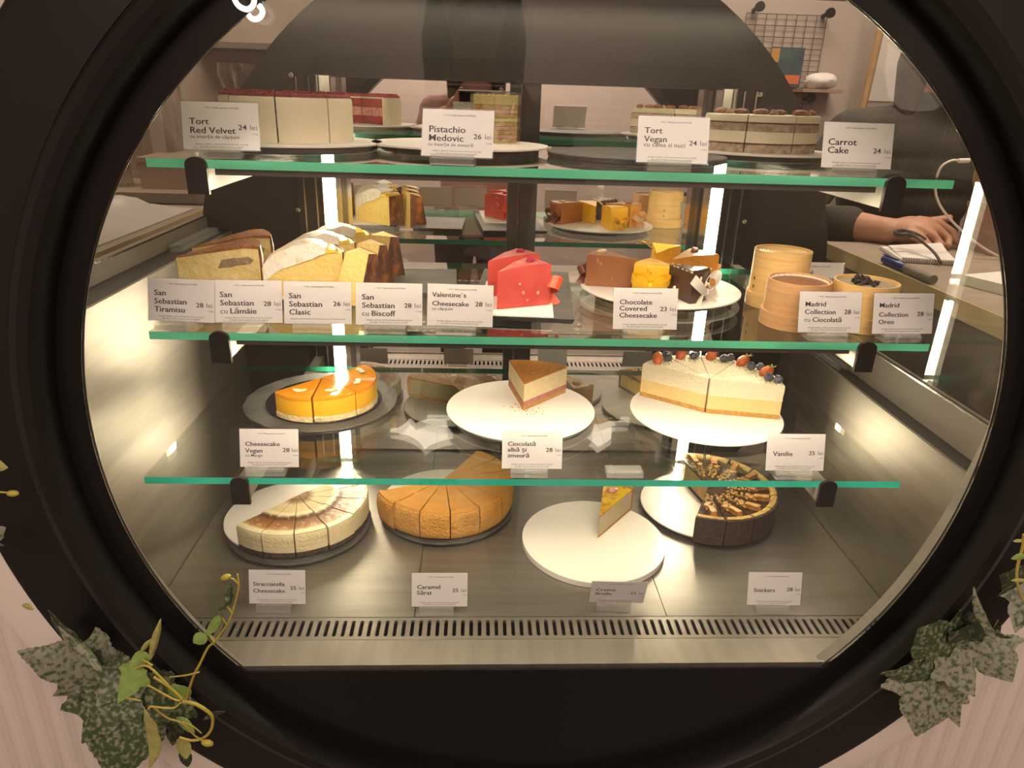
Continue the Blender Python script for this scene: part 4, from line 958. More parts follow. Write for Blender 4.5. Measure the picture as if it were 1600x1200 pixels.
def b_clasic(label, loc, a):
    t = thing('basque_cheesecake_slice', label, 'cake slice', loc, a, 'dark-crusted cheesecake slices')
    B = [Vector(v) for v in ((0, 0, 0), (0.034, -0.004, 0), (0.070, 0.024, 0), (0.038, 0.042, 0))]
    T = [Vector(v) for v in ((0.020, 0.006, 0.071), (0.050, 0.006, 0.068), (0.060, 0.027, 0.064), (0.038, 0.037, 0.071))]
    def grid(m, P, n=9, amp=0.0, seed=0, off=Vector()):
        a, b, c, d = P; vs = []
        for i in range(n+1):
            for j in range(n+1):
                u, w = i/n, j/n; p = (a*(1-u) + b*u)*(1-w) + (d*(1-u) + c*u)*w + off
                p = p + Vector((1, -0.6, 0.2))*amp*mnoise.noise(p*70 + Vector((seed, 0, 0))) if 0 < i < n and 0 < j < n else p
                vs.append(p)
        m.add(vs, [(i*(n+1)+j, (i+1)*(n+1)+j, (i+1)*(n+1)+j+1, i*(n+1)+j+1) for i in range(n) for j in range(n)])
    m = MB()
    for P in ((B[0], B[1], T[1], T[0]), (B[1], B[2], T[2], T[1]), (B[2], B[3], T[3], T[2]), (B[3], B[0], T[0], T[3]), (T[0], T[1], T[2], T[3]), (B[3], B[2], B[1], B[0])): grid(m, P, 4)
    obj('filling', m, 'basque', t)
    m = MB(); n1 = Vector((0.55, -0.80, 0.15))*0.0014
    def sheet(P, nrm, seed):
        k0 = len(m.v); grid(m, P, 10, 0.0022, seed, nrm*0.2); grid(m, P, 10, 0.0022, seed, nrm*1.6)
        N = 121; rim = [i*11 for i in range(11)] + [110 + j for j in range(1, 11)] + [i*11 + 10 for i in range(9, -1, -1)] + [j for j in range(9, 0, -1)]
        m.add([m.v[k0 + r] for r in rim] + [m.v[k0 + N + r] for r in rim], [(i, (i+1) % len(rim), len(rim) + (i+1) % len(rim), len(rim) + i) for i in range(len(rim))])
    sheet((B[1], B[2], T[2], T[1]), n1, 1)
    sheet((B[2], B[3], T[3], T[2]), Vector((0.5, 0.8, 0.1))*0.0014, 4)
    obj('burnt_crust', m, 'burnt', t)
    return t
bz2 = Z2+0.0080
A = b_clasic('front slice of the three dark-crusted cheesecake slices', (-0.2700, 0.118, Z2+0.0020), R(8))
A.scale = (1, 1, 1)
dup(A, (-0.2630, 0.178, Z2+0.0020), R(10), 'middle slice of the three dark-crusted cheesecake slices')
dup(A, (-0.2560, 0.248, Z2+0.0020), R(6), 'rear slice of the three dark-crusted cheesecake slices')

# coated slices with ribbons
def ribbon_strip(m, pts, wdir, w, th=0.0006):
    """bent strip: pts along its middle, wdir its width direction"""
    n = len(pts); wd = Vector(wdir).normalized(); P = [Vector(p) for p in pts]; ws = w if isinstance(w, list) else [w]*n
    vs = []
    for i in range(n):
        d = (P[min(i+1, n-1)] - P[max(i-1, 0)]).normalized(); nn = d.cross(wd).normalized()
        for s1, s2 in ((-1, -1), (1, -1), (1, 1), (-1, 1)): vs.append(P[i] + wd*s1*ws[i]/2 + nn*s2*th/2)
    fs = [(0, 3, 2, 1), tuple(4*(n-1)+k for k in range(4))]
    for i in range(n-1):
        for k in range(4): fs.append((4*i+k, 4*i+(k+1) % 4, 4*(i+1)+(k+1) % 4, 4*(i+1)+k))
    m.add(vs, fs)
def bow(size, loops=2, tails=2, spread=1.0):
    """bow in the local YZ plane facing +x"""
    m = MB(); s = size
    for sg in ((-1, 1) if loops == 2 else (1,)):
        pts = []
        for k in range(15):
            t = 2*PI*k/14; q = 0.5 - 0.5*math.cos(t)
            pts.append((0.002 + 0.25*s*math.sin(t), sg*s*q*0.95, s*(0.30*q*spread - 0.16*math.sin(t))))
        ribbon_strip(m, pts, (0.5, 0, 0.9), [s*(0.20 + 0.30*math.sin(PI*k/14)) for k in range(15)])
    for k in range(tails):
        sg = -1 if k else 1
        pts = [(0.002 + 0.12*s*j/6, sg*s*(0.12 + 0.55*j/6), -s*(0.12 + 0.55*(j/6)**1.5)) for j in range(7)]
        ribbon_strip(m, pts, (0.7, 0.1*sg, 0.5), [s*(0.18 + 0.36*j/6) for j in range(7)])
    m.blob((0.004, 0, 0), (s*0.16, s*0.17, s*0.17), 10, 7, 0.15, 1)
    return m
def coated(name, label, loc, ang, span, Rr, h, m, group, rib=None, bowargs=None, lumps=None, seed=0, tip=0.9):
    t = thing(name, label, 'cake slice', loc, R(ang), group)
    b = 0.004
    prof = [(0, 0), (Rr, 0), (Rr, h-b), (Rr-b*0.3, h-b*0.3), (Rr-b, h), (Rr*0.5, h-0.0008), (0, h*tip)]
    obj('chocolate_coating', MB().wedge(prof, span, amp=0.0009, seed=seed, freq=45), m, t, 60)
    if lumps:
        mm = MB(); rd = random.Random(seed)
        for k in range(lumps[0]):
            sd = rd.choice((-1, 1, 0)); r = rd.uniform(Rr*0.35, Rr*0.95); z = rd.uniform(0.006, h-0.006)
            if sd: aa = R(sd*span/2); p = (r*math.cos(aa), r*math.sin(aa), z)
            else: aa = R(rd.uniform(-span/2, span/2)*0.9); p = (Rr*math.cos(aa), Rr*math.sin(aa), z)
            q = rd.uniform(0.0016, 0.0029); mm.blob(p, (q, q, q*rd.uniform(0.8, 1.8)), 7, 5, 0.3, k)
        o = obj('nut_lumps', mm, lumps[1], t); o['kind'] = 'stuff'
    if rib:
        mm = bow(**bowargs); o = obj('ribbon_bow', mm, rib, t, 60); o.location = (Rr+0.002, 0, h*0.34)
    return t
g = 'ribboned chocolate-covered slices'
bt = Z2+BT+UP
t = coated('chocolate_covered_slice', 'milk chocolate slice with an almond and a brown bow', (0.1625, 0.2080, bt), 153, 36, 0.078, 0.0465, 'milk', g, 'brown_ribbon', dict(size=0.026), (8, 'milk_nut'), 2)
obj('almond', MB().blob((0.061, -0.006, 0.0480), (0.0085, 0.0045, 0.003), 12, 8, 0.06, 1, (0, 0, 0.9)), 'almond', t)
t = coated('chocolate_covered_slice', 'front yellow slice with a wide yellow bow', (0.1865, 0.2440, bt), -101, 42, 0.070, 0.0430, 'yellow', g, 'yellow_ribbon', dict(size=0.029), (5, 'yellow'), 3)
t = coated('chocolate_covered_slice', 'rear yellow slice behind the front yellow one', (0.1980, 0.2560, bt), 62, 42, 0.066, 0.0480, 'yellow', g, 'yellow_ribbon', dict(size=0.020), (5, 'yellow'), 4)
m = MB(); ribbon_strip(m, [(0.018, 0.012, 0.047), (0.014, 0.018, 0.053), (0.006, 0.022, 0.058), (-0.004, 0.022, 0.059)], (0.5, 0.5, 0), 0.014); obj('ribbon_tail', m, 'yellow_ribbon', t)
t = coated('chocolate_covered_slice', 'caramel-coloured slice with a pecan and a beige bow', (0.2130, 0.2150, bt), 36, 40, 0.080, 0.0480, 'gold', g, 'beige_ribbon', dict(size=0.026), (6, 'gold'), 5)
m = MB(); pecan(m, (0.060, 0.008, 0.0490), 0.0115, 0.5); obj('pecan', m, 'pecan', t)
t = coated('chocolate_covered_slice', 'dark chocolate slice with coconut edge and a white bow', (0.1950, 0.1870, bt), -50, 38, 0.066, 0.0455, 'darkchoc', g, 'white_ribbon', dict(size=0.030, spread=2.2, tails=2), (12, 'coconut'), 6)
m = MB(); rd = random.Random(5)
for k in range(70):
    a = R(-19.5) if k % 3 else R(19.5); z = rd.uniform(0.001, 0.044); p = (0.0655*math.cos(a), 0.0655*math.sin(a), z) if k % 3 == 0 else (rd.uniform(0.0, 0.004), rd.uniform(-0.003, 0.001), z)
    m.blob(p, rd.uniform(0.0009, 0.0016), 6, 4, 0.5, k)
for k in range(40):
    r = rd.uniform(0.004, 0.065); a = R(19 if k % 2 else -19); m.blob((r*math.cos(a), r*math.sin(a), 0.0435), rd.uniform(0.0008, 0.0014), 6, 4, 0.5, k)
o = obj('coconut_sprinkle', m, 'coconut_edge', t); o['kind'] = 'stuff'
rz = Z2+0.0095+UP
g = 'red chocolate slices'
for lab, loc, ang in (('front red chocolate slice with a coral bow', (-0.0500, 0.0860, rz), 40), ('rear red chocolate slice behind the other red one', (-0.0615, 0.1500, rz), 38)):
    t = coated('red_chocolate_slice', lab, loc, ang, 36, 0.078, 0.0565, 'ruby', g, 'coral', dict(size=0.036), (18, 'ruby_nut'), 7, 0.88)
    obj('dried_raspberry', MB().blob((0.060, 0.002, 0.0575), (0.006, 0.0055, 0.0035), 12, 8, 0.35, 3, None, 3), 'berry_bit', t)

# bamboo boxes
def bamboo_box(label, loc, r, h, m, content, rz):
    t = thing('bamboo_box', label, 'bamboo box', loc, R(rz), 'round bamboo dessert boxes')
    w = 0.0016
    obj('box_wall', MB().lathe([(r-0.0022, 0.002), (r, 0.002), (r, h), (r-0.0022, h), (r-0.0022, 0.002)], 64), m, t, 35)
    obj('base_ring', MB().lathe([(0, 0), (r+0.0028, 0), (r+0.0028, 0.0195), (r+0.0003, 0.0195), (r+0.0003, 0.0015), (0, 0.0015)], 64), m, t, 35)
    pg = MB()
    for a in (-1.9, -0.6, 0.9, 2.2):
        for z in (0.028, 0.040): pg.box(((r+0.0002)*math.cos(a), (r+0.0002)*math.sin(a), z), (0.001, 0.0022, 0.0045), (0, 0, a))
    obj('peg', pg, 'peg', t, 0)
    if content == 'lid':
        lid = MB(); prof = [(0, h-0.004)] + [(r*k/22, h-0.0032 + 0.0010*(k % 2)) for k in range(1, 21)] + [(r-0.0024, h-0.006), (0, h-0.006)]
        obj('woven_lid', lid.lathe(prof, 48), m, t, 50)
    else:
        top = MB(); n = 10
        prof = [(0, h-0.0100), (r-0.0026, h-0.0100), (r-0.0026, h-0.0052)] + [((r-0.0026)*(n-k)/n, h-0.0046 + 0.0008*math.sin(k*1.9)) for k in range(1, n)] + [(0, h-0.0040)]
        obj('dessert', top.lathe(prof, 48, rn=lambda a, z: 0.004*math.sin(5*a)), content, t, 60)
        if content == 'ganache':
            li = MB(); ribs = []
            for k in range(48):
                a = 2*PI*k/48; q = r-0.0024 - (0.0022 if k % 2 else 0.0); ribs.append((q*math.cos(a), q*math.sin(a)))
            li.add([(x, y, h-0.012) for x, y in ribs] + [(x*0.985, y*0.985, h-0.0018) for x, y in ribs], [(k, (k+1) % 48, 48 + (k+1) % 48, 48 + k) for k in range(48)])
            obj('paper_liner', li, 'paper_liner', t, 0)
        else:
            rd = random.Random(4); mm = MB()
            for k in range(26):
                a = rd.uniform(0, 6.28); q = rd.uniform(0, 0.021); mm.blob((q*math.cos(a)-0.002, q*math.sin(a)*0.8+0.003, h-0.0015+rd.uniform(0, 0.004)), (rd.uniform(.0025, .005), rd.uniform(.0025, .0045), rd.uniform(.002, .0034)), 7, 5, 0.5, k, (rd.random(), rd.random(), rd.random()*3))
            o = obj('biscuit_pieces', mm, 'choc_bit', t); o['kind'] = 'stuff'
    return t
bamboo_box('bamboo box with smooth brown chocolate cream, in front of the others', (0.3450, 0.0760, Z2+UP), 0.0400, 0.0610, 'bamboo_tan', 'ganache', 20)
bamboo_box('bamboo box topped with dark biscuit pieces', (0.4330, 0.0720, Z2+UP), 0.0400, 0.0610, 'bamboo', 'biscuit_cream', 80)
bamboo_box('closed bamboo box with a woven lid behind the brown-topped one', (0.3600, 0.1750, Z2+UP), 0.0395, 0.0800, 'bamboo', 'lid', 140)

# ------------------------------------------------------------------ artificial ivy on the case front
LEFT = ( [('ivy', (-0.5023, -0.151, -0.1768), (-0.5743, -0.186, -0.1134), 0.75, 25, 0.25, 'leaf_grey'),
 ('ivy', (-0.5241, -0.141, -0.1813), (-0.5512, -0.166, -0.0798), 0.55, -30, 0.3, 'leaf_dark'),
 ('oval', (-0.4959, -0.176, -0.1508), (-0.5366, -0.166, -0.0958), 0.22, 50, 0.4, 'leaf_grey'),
 ('ivy', (-0.5052, -0.146, -0.1718), (-0.5306, -0.176, -0.2), 0.75, -20, 0.2, 'leaf_dark'),
 ('ivy', (-0.4713, -0.156, -0.1626), (-0.508, -0.181, -0.2), 0.85, 10, 0.25, 'leaf_green'),
 ('ivy', (-0.4688, -0.166, -0.1741), (-0.4962, -0.196, -0.3047), 0.95, -8, 0.25, 'leaf_green'),
 ('ivy', (-0.4773, -0.161, -0.177), (-0.5273, -0.191, -0.2451), 0.8, 20, 0.2, 'leaf_green'),
 ('ivy', (-0.486, -0.146, -0.2116), (-0.4561, -0.166, -0.2675), 0.6, 0, 0.2, 'leaf_grey'),
 ('oval', (-0.4336, -0.206, -0.1728), (-0.4518, -0.211, -0.2664), 0.3, 40, 0.3, 'leaf_yellow'),
 ('oval', (-0.4229, -0.206, -0.0997), (-0.4458, -0.206, -0.1171), 0.62, 10, 0.3, 'leaf_bright'),
 ('ivy', (-0.4395, -0.206, -0.1198), (-0.4628, -0.211, -0.1626), 0.72, 15, 0.3, 'leaf_bright'),
 ('oval', (-0.4074, -0.181, -0.1916), (-0.414, -0.186, -0.1606), 0.85, 0, 0.2, 'leaf_bright'),
 ('oval', (-0.4232, -0.176, -0.2232), (-0.4017, -0.181, -0.2413), 0.55, 0, 0.25, 'leaf_bright'),
 ('oval', (-0.4219, -0.206, -0.1067), (-0.4026, -0.206, -0.0537), 0.16, 40, 0.2, 'leaf_yellow'),
 ('oval', (-0.4303, -0.206, -0.0962), (-0.4143, -0.206, -0.079), 0.3, 30, 0.2, 'leaf_yellow'),
 ('oval', (-0.3969, -0.166, -0.2374), (-0.3699, -0.166, -0.2256), 0.35, 20, 0.2, 'leaf_dark'),
 ('oval', (-0.4306, -0.166, -0.2319), (-0.436, -0.171, -0.2726), 0.6, 0, 0.2, 'leaf_dark'),
 ('oval', (-0.4216, -0.181, -0.2511), (-0.4169, -0.181, -0.2823), 0.6, 0, 0.2, 'leaf_yellow'),
 ('oval', (-0.4284, -0.166, -0.2859), (-0.4253, -0.166, -0.3139), 0.6, 0, 0.2, 'leaf_dark'),
 ('oval', (-0.366, -0.191, -0.0874), (-0.3812, -0.191, -0.0987), 0.85, 10, 0.25, 'leaf_bright'),
 ('oval', (-0.3465, -0.191, -0.0615), (-0.3691, -0.191, -0.09), 0.35, 30, 0.3, 'leaf_bright'),
 ('ivy', (-0.3402, -0.186, -0.0512), (-0.3329, -0.186, -0.0235), 0.3, 20, 0.3, 'leaf_green'),
 ('oval', (-0.3429, -0.186, -0.0512), (-0.3537, -0.186, -0.0623), 0.45, 40, 0.3, 'leaf_green')] ,
 [([(-0.4063, -0.181, -0.1945), (-0.4025, -0.181, -0.182), (-0.3915, -0.181, -0.1536), (-0.383, -0.181, -0.1378), (-0.3708, -0.181, -0.1141), (-0.3628, -0.181, -0.1061), (-0.3486, -0.181, -0.0857), (-0.3415, -0.181, -0.0726), (-0.3336, -0.181, -0.051), (-0.3278, -0.181, -0.0299), (-0.3275, -0.181, -0.0149)], 0.0016),
 ([(-0.3837, -0.184, -0.1461), (-0.3978, -0.184, -0.1506), (-0.4172, -0.184, -0.1532)], 0.0012),
 ([(-0.3276, -0.181, -0.0282), (-0.3323, -0.181, -0.0215), (-0.3368, -0.181, -0.0199)], 0.0011),
 ([(-0.3615, -0.184, -0.1034), (-0.3683, -0.184, -0.0918)], 0.001),
 ([(-0.3375, -0.184, -0.064), (-0.343, -0.184, -0.0528)], 0.001),
 ([(-0.3455, -0.184, -0.0796), (-0.3492, -0.184, -0.07)], 0.001),
 ([(-0.4379, -0.211, -0.115), (-0.4272, -0.211, -0.1107), (-0.4193, -0.211, -0.1161), (-0.4063, -0.211, -0.1377), (-0.3935, -0.211, -0.1579)], 0.0015),
 ([(-0.4185, -0.211, -0.1108), (-0.4278, -0.211, -0.102)], 0.0012),
 ([(-0.4224, -0.206, -0.1316), (-0.4093, -0.206, -0.1445), (-0.399, -0.206, -0.1593), (-0.3984, -0.206, -0.1649), (-0.4065, -0.206, -0.1629), (-0.4309, -0.206, -0.1424)], 0.0014),
 ([(-0.4045, -0.191, -0.1822), (-0.3908, -0.191, -0.1862), (-0.3779, -0.191, -0.198), (-0.3741, -0.191, -0.2078), (-0.3778, -0.191, -0.2255), (-0.3882, -0.191, -0.2384), (-0.4018, -0.191, -0.2422), (-0.4157, -0.191, -0.2369)], 0.0022),
 ([(-0.4303, -0.214, -0.1691), (-0.427, -0.214, -0.1655), (-0.4143, -0.214, -0.1675), (-0.4026, -0.214, -0.1676), (-0.3947, -0.214, -0.1603)], 0.0014),
 ([(-0.4349, -0.196, -0.1861), (-0.4217, -0.196, -0.2017), (-0.4064, -0.196, -0.2097), (-0.3947, -0.196, -0.2296), (-0.3837, -0.196, -0.2398)], 0.0013),
 ([(-0.4675, -0.196, -0.1706), (-0.4574, -0.196, -0.1726), (-0.4473, -0.196, -0.1755)], 0.0014),
 ([(-0.4072, -0.194, -0.2099), (-0.3972, -0.194, -0.216), (-0.388, -0.194, -0.228)], 0.001)] ,
 [((-0.3401, -0.181, -0.019), 0.0042, -20), ((-0.3824, -0.196, -0.2409), 0.005, 20)] )
RIGHT = ( [('ivy', (0.5005, -0.156, -0.1817), (0.4815, -0.181, -0.2629), 1.25, 0, 0.25, 'leaf_grey'),
 ('ivy', (0.5035, -0.156, -0.1838), (0.4157, -0.181, -0.1647), 0.5, -10, 0.25, 'leaf_green'),
 ('ivy', (0.5026, -0.156, -0.1838), (0.5411, -0.176, -0.2565), 0.55, 5, 0.2, 'leaf_grey'),
 ('ivy', (0.5157, -0.161, -0.1588), (0.4424, -0.181, -0.0947), 0.9, 10, 0.25, 'leaf_green'),
 ('ivy', (0.5029, -0.166, -0.1471), (0.5326, -0.186, -0.1911), 1.05, -10, 0.25, 'leaf_grey'),
 ('ivy', (0.5545, -0.146, -0.1508), (0.4877, -0.166, -0.108), 0.75, 0, 0.3, 'leaf_dark'),
 ('ivy', (0.5486, -0.151, -0.1363), (0.5795, -0.181, -0.1744), 1.25, 10, 0.3, 'leaf_grey'),
 ('ivy', (0.5611, -0.146, -0.1308), (0.5741, -0.166, -0.1211), 0.7, 10, 0.3, 'leaf_green'),
 ('oval', (0.5272, -0.191, -0.1023), (0.489, -0.191, -0.0279), 0.16, 30, 0.3, 'leaf_grey'),
 ('ivy', (0.5605, -0.146, -0.1661), (0.5103, -0.166, -0.0844), 0.55, -20, 0.3, 'leaf_dark')] ,
 [([(0.5066, -0.141, -0.209), (0.5143, -0.141, -0.1964), (0.5245, -0.141, -0.1808), (0.537, -0.141, -0.1654), (0.5619, -0.141, -0.1503), (0.5717, -0.141, -0.1135)], 0.0012)] ,
[])
RIGHT_EDGE = ( [('ivy', (0.5751, -0.156, -0.0417), (0.5216, -0.176, -0.022), 0.9, 0, 0.3, 'leaf_dark'),
 ('ivy', (0.578, -0.156, -0.0509), (0.5581, -0.186, -0.0957), 0.85, 10, 0.3, 'leaf_grey'),
 ('oval', (0.522, -0.201, 0.0237), (0.5055, -0.201, 0.0187), 0.5, 0, 0.2, 'leaf_bright'),
 ('oval', (0.518, -0.196, 0.0391), (0.5046, -0.196, 0.0382), 0.3, 20, 0.2, 'leaf_yellow'),
 ('oval', (0.5332, -0.201, -0.0099), (0.5125, -0.201, -0.009), 0.22, 20, 0.2, 'leaf_yellow')] ,
 [([(0.514, -0.196, 0.0472), (0.5177, -0.196, 0.0309), (0.5196, -0.196, 0.0059), (0.5241, -0.196, -0.0111), (0.5324, -0.196, -0.0285), (0.5453, -0.196, -0.0461)], 0.0017)] ,
[])
LEFT_EDGE = ( [('oval', (-0.5606, -0.176, 0.1153), (-0.5358, -0.181, 0.1118), 0.6, 0, 0.2, 'leaf_yellow'),
 ('ivy', (-0.5927, -0.166, 0.0202), (-0.5587, -0.176, 0.038), 0.8, 0, 0.2, 'leaf_grey'),
 ('oval', (-0.5733, -0.161, -0.0708), (-0.5595, -0.166, -0.0737), 0.6, 0, 0.2, 'leaf_yellow')] ,
 [([(-0.5673, -0.181, 0.087), (-0.5555, -0.181, 0.0848), (-0.541, -0.181, 0.0835)], 0.0013)] ,
 [((-0.5374, -0.181, 0.0827), 0.0042, 0)] )
NEON = [[(-0.2916, -0.112, 0.5435), (-0.2901, -0.112, 0.5376), (-0.2879, -0.112, 0.5333), (-0.2843, -0.112, 0.5307), (-0.2795, -0.112, 0.5298), (-0.2754, -0.112, 0.5322), (-0.2734, -0.112, 0.5358), (-0.2734, -0.112, 0.5402), (-0.2751, -0.112, 0.545)], [(-0.2794, -0.112, 0.5256), (-0.2769, -0.112, 0.5229), (-0.2731, -0.112, 0.5223), (-0.2696, -0.112, 0.5239), (-0.2671, -0.112, 0.527), (-0.2673, -0.112, 0.5305), (-0.2698, -0.112, 0.5334)]]
IVY = [(0.0, 0.06), (0.07, -0.01), (0.20, -0.06), (0.31, -0.03), (0.33, 0.06), (0.36, 0.13), (0.50, 0.22), (0.58, 0.40), (0.44, 0.40), (0.33, 0.45), (0.34, 0.53), (0.29, 0.66), (0.19, 0.76), (0.10, 0.88), (0.0, 1.0)]
OVAL = [(0.0, 0.0), (0.12, 0.03), (0.26, 0.10), (0.38, 0.22), (0.45, 0.36), (0.47, 0.48), (0.44, 0.60), (0.36, 0.72), (0.25, 0.83), (0.12, 0.93), (0.0, 1.0)]
def leaf(kind, base, tip, wr, roll, curl, m, parent, origin, seed):
    half = IVY if kind == 'ivy' else OVAL
    out = half + [(-x, y) for x, y in reversed(half[1:-1])]
    fine = []
    for (p, q) in zip(out, out[1:] + out[:1]):
        for k in range(4):
            u = k/4; x = p[0] + (q[0]-p[0])*u; y = p[1] + (q[1]-p[1])*u; sc = 1 + (0.022 if k % 2 else -0.008)
            fine.append((x*sc, 0.45 + (y-0.45)*sc))
    b, t = Vector(base), Vector(tip); ax = (t - b); L = ax.length; ax.normalize()
    fwd = Vector((0, -1, 0)); side = ax.cross(fwd).normalized(); nrm = side.cross(ax).normalized()
    q = Matrix.Rotation(R(roll), 3, ax); side = q @ side; nrm = q @ nrm
    if nrm.y > 0: nrm = -nrm
    w = wr*L; mb = MB(); n = len(fine); rings = [0.0, 0.3, 0.6, 0.82, 1.0]
    def pos(x, y, up):
        h = -curl*L*(abs(x)**1.5)*0.9 + 0.10*L*math.sin(3.1*y + seed)*curl*2 + 0.016*L*mnoise.noise(Vector((x*7 + seed, y*7, 0))) - abs(math.sin(8*y + 9*abs(x)))*0.010*L + up
        return b + ax*(y*L) + side*(x*w) + nrm*h - Vector(origin)
    for up in (0.0003, -0.0003):
        k0 = len(mb.v); vs = [pos(0, 0.42, up)]
        for r in rings[1:]: vs += [pos(x*r, 0.42 + (y-0.42)*r, up) for x, y in fine]
        fs = [(0, 1+i, 1+(i+1) % n) for i in range(n)]
        for a in range(len(rings)-2): fs += [(1+a*n+i, 1+(a+1)*n+i, 1+(a+1)*n+(i+1) % n, 1+a*n+(i+1) % n) for i in range(n)]
        mb.add(vs, fs)
    N = len(mb.v)//2; o0 = N - n
    mb.f += [[o0+i, o0+(i+1) % n, N+o0+(i+1) % n, N+o0+i] for i in range(n)]; mb.mi += [0]*n
    return obj('leaf', mb, m, parent, 60)
def smooth_path(P, k=5):
    P = [Vector(p) for p in P]; out = []
    for i in range(len(P)-1):
        p0, p1, p2, p3 = P[max(i-1, 0)], P[i], P[i+1], P[min(i+2, len(P)-1)]
        for j in range(k):
            u = j/k; out.append(0.5*((2*p1) + (p2-p0)*u + (2*p0-5*p1+4*p2-p3)*u*u + (3*p1-p0-3*p2+p3)*u**3))
    return out + [P[-1]]
def ivy(label, data, origin):
    t = thing('ivy_sprig', label, 'artificial ivy', origin, 0, 'ivy garland on the case front')
    lv, st, bd = data
    for k, (kind, b, tp, w, r, c, m) in enumerate(lv): leaf(kind, b, tp, w, r, c, m, t, origin, k)
    for P, r in st:
        pp = smooth_path([Vector(p) - Vector(origin) for p in P]); n = len(pp)
        obj('stem', MB().tube(pp, [r*(1 - 0.35*i/n) for i in range(n)], 8), 'stem', t, 60)
    for c, r, a in bd: obj('bud', MB().blob(Vector(c) - Vector(origin), (r*1.5, r*0.8, r*0.8), 10, 7, 0.05, 1, (0, R(a), 0)), 'stem', t, 60)
    return t
ivy('large ivy spray with yellow-green curling stems at the lower left of the black ring', LEFT, (-0.45, -0.118, -0.22))
ivy('cluster of frosted grey-green ivy leaves at the lower right of the black ring', RIGHT, (0.54, -0.118, -0.19))
ivy('ivy leaves with a bright hanging stem at the right edge of the picture', RIGHT_EDGE, (0.62, -0.118, -0.03))
ivy('tips of ivy leaves and a yellow bud at the left edge of the picture', LEFT_EDGE, (-0.61, -0.118, 0.06))

# neon lettering on the pane
t = thing('neon_sign', 'white neon tube lettering at the top left of the round pane', 'neon sign', (-0.28, -0.112, 0.53))
for P in NEON:
    pp = smooth_path([Vector(p) - Vector((-0.28, -0.112, 0.53)) for p in P], 6)
    obj('neon_tube', MB().tube(pp, 0.0023, 12), 'neon', t, 60)
for x, z in ((-0.2795, 0.5298), (-0.2731, 0.5223)): obj('standoff', MB().tube([(x+0.28, 0.0024, z-0.53), (x+0.28, 0.0112, z-0.53)], 0.0011, 8), 'sleeve', t)

# ------------------------------------------------------------------ behind the case: counters and what stands on them
def counter(label, x0, x1, y0, y1, zt, edge_x, loc):
    t = thing('counter', label, 'counter', loc); o = Vector(loc)
    def bx(name, a, m): 
        mb = MB().rbox(a[0]-o.x, a[1]-o.x, a[2]-o.y, a[3]-o.y, a[4]-o.z, a[5]-o.z); return obj(name, mb, m, t, 0)
    bx('worktop', (x0, x1, y0, y1, zt-0.030, zt), 'counter')
    ex = (x0-0.004, x0) if edge_x < 0 else (x1, x1+0.004)
    bx('edge_band', (*ex, y0, y1, zt-0.030, zt-0.0004), 'counter_edge')
    bx('side_panel', (x0+0.012, x1-0.012, y0+0.004, y1-0.004, ZF, zt-0.030), 'grey_panel')
    return t
counter('pale-edged staff counter to the right of the case, under the notebook', 0.655, 2.2, -0.03, 0.655, 0.205, -1, (1.3, 0.3, ZF))
counter('brown counter to the left of the case, under the white bag', -2.2, -0.665, -0.03, 0.80, 0.225, 1, (-1.3, 0.4, ZF))
counter('back counter along the tiled wall with jars and a box', -2.3, -0.70, 1.55, 2.245, 0.150, 1, (-1.5, 1.9, ZF))
# white plastic bag
m = MB(); n = 26; vs = []
for i in range(n+1):
    for j in range(n+1):
        u, v = i/n, j/n; x = -0.18 + 0.36*u; y = -0.25 + 0.50*v
        e = min(1, 6*min(u, 1-u))*min(1, 6*min(v, 1-v))
        vs.append((x, y, 0.002 + e*(0.026 + 0.022*mnoise.noise(Vector((x*14, y*14, 1))) + 0.012*abs(mnoise.noise(Vector((x*40, y*40, 4)))))))
N = (n+1)**2
m.add(vs + [(x, y, 0) for x, y, z in vs], [(i*(n+1)+j, (i+1)*(n+1)+j, (i+1)*(n+1)+j+1, i*(n+1)+j+1) for i in range(n) for j in range(n)] + [(N+i*(n+1)+j, N+i*(n+1)+j+1, N+(i+1)*(n+1)+j+1, N+(i+1)*(n+1)+j) for i in range(n) for j in range(n)])
rim = [i*(n+1) for i in range(n+1)] + [n*(n+1)+j for j in range(1, n+1)] + [i*(n+1)+n for i in range(n-1, -1, -1)] + [j for j in range(n-1, 0, -1)]
m.f += [[rim[i], rim[(i+1) % len(rim)], N + rim[(i+1) % len(rim)], N + rim[i]] for i in range(len(rim))]; m.mi += [0]*len(rim)
o = obj('plastic_bag', m, 'bag', None, 25); o.location = (-0.860, 0.50, 0.2256); tag(o, 'crumpled white plastic bag lying on the counter left of the case', 'plastic bag')
# clear block on the left ledge, clear rods on the right ledge
o = obj('acrylic_block', MB().rbox(-0.010, 0.010, -0.085, 0.085, 0, 0.010), 'acrylic', None, 0); o.location = (-0.556, 0.415, 0.2214); tag(o, 'clear acrylic block lying on the black ledge left of the shelves', 'acrylic block')
for k, (x, rot, lab) in enumerate(((0.560, 3, 'clear rod on the right ledge, nearer the side glass'), (0.548, 1, 'clear rod on the right ledge, nearer the shelves'))):
    o = obj('clear_rod', MB().tube([(0, -0.07, 0.0052), (0, 0.07, 0.0052)], 0.005, 12), 'acrylic', None); o.location = (x+0.006, 0.385, 0.0412); o.rotation_euler = (0, 0, R(rot)); tag(o, lab, 'clear rod', 'clear rods on the right ledge')
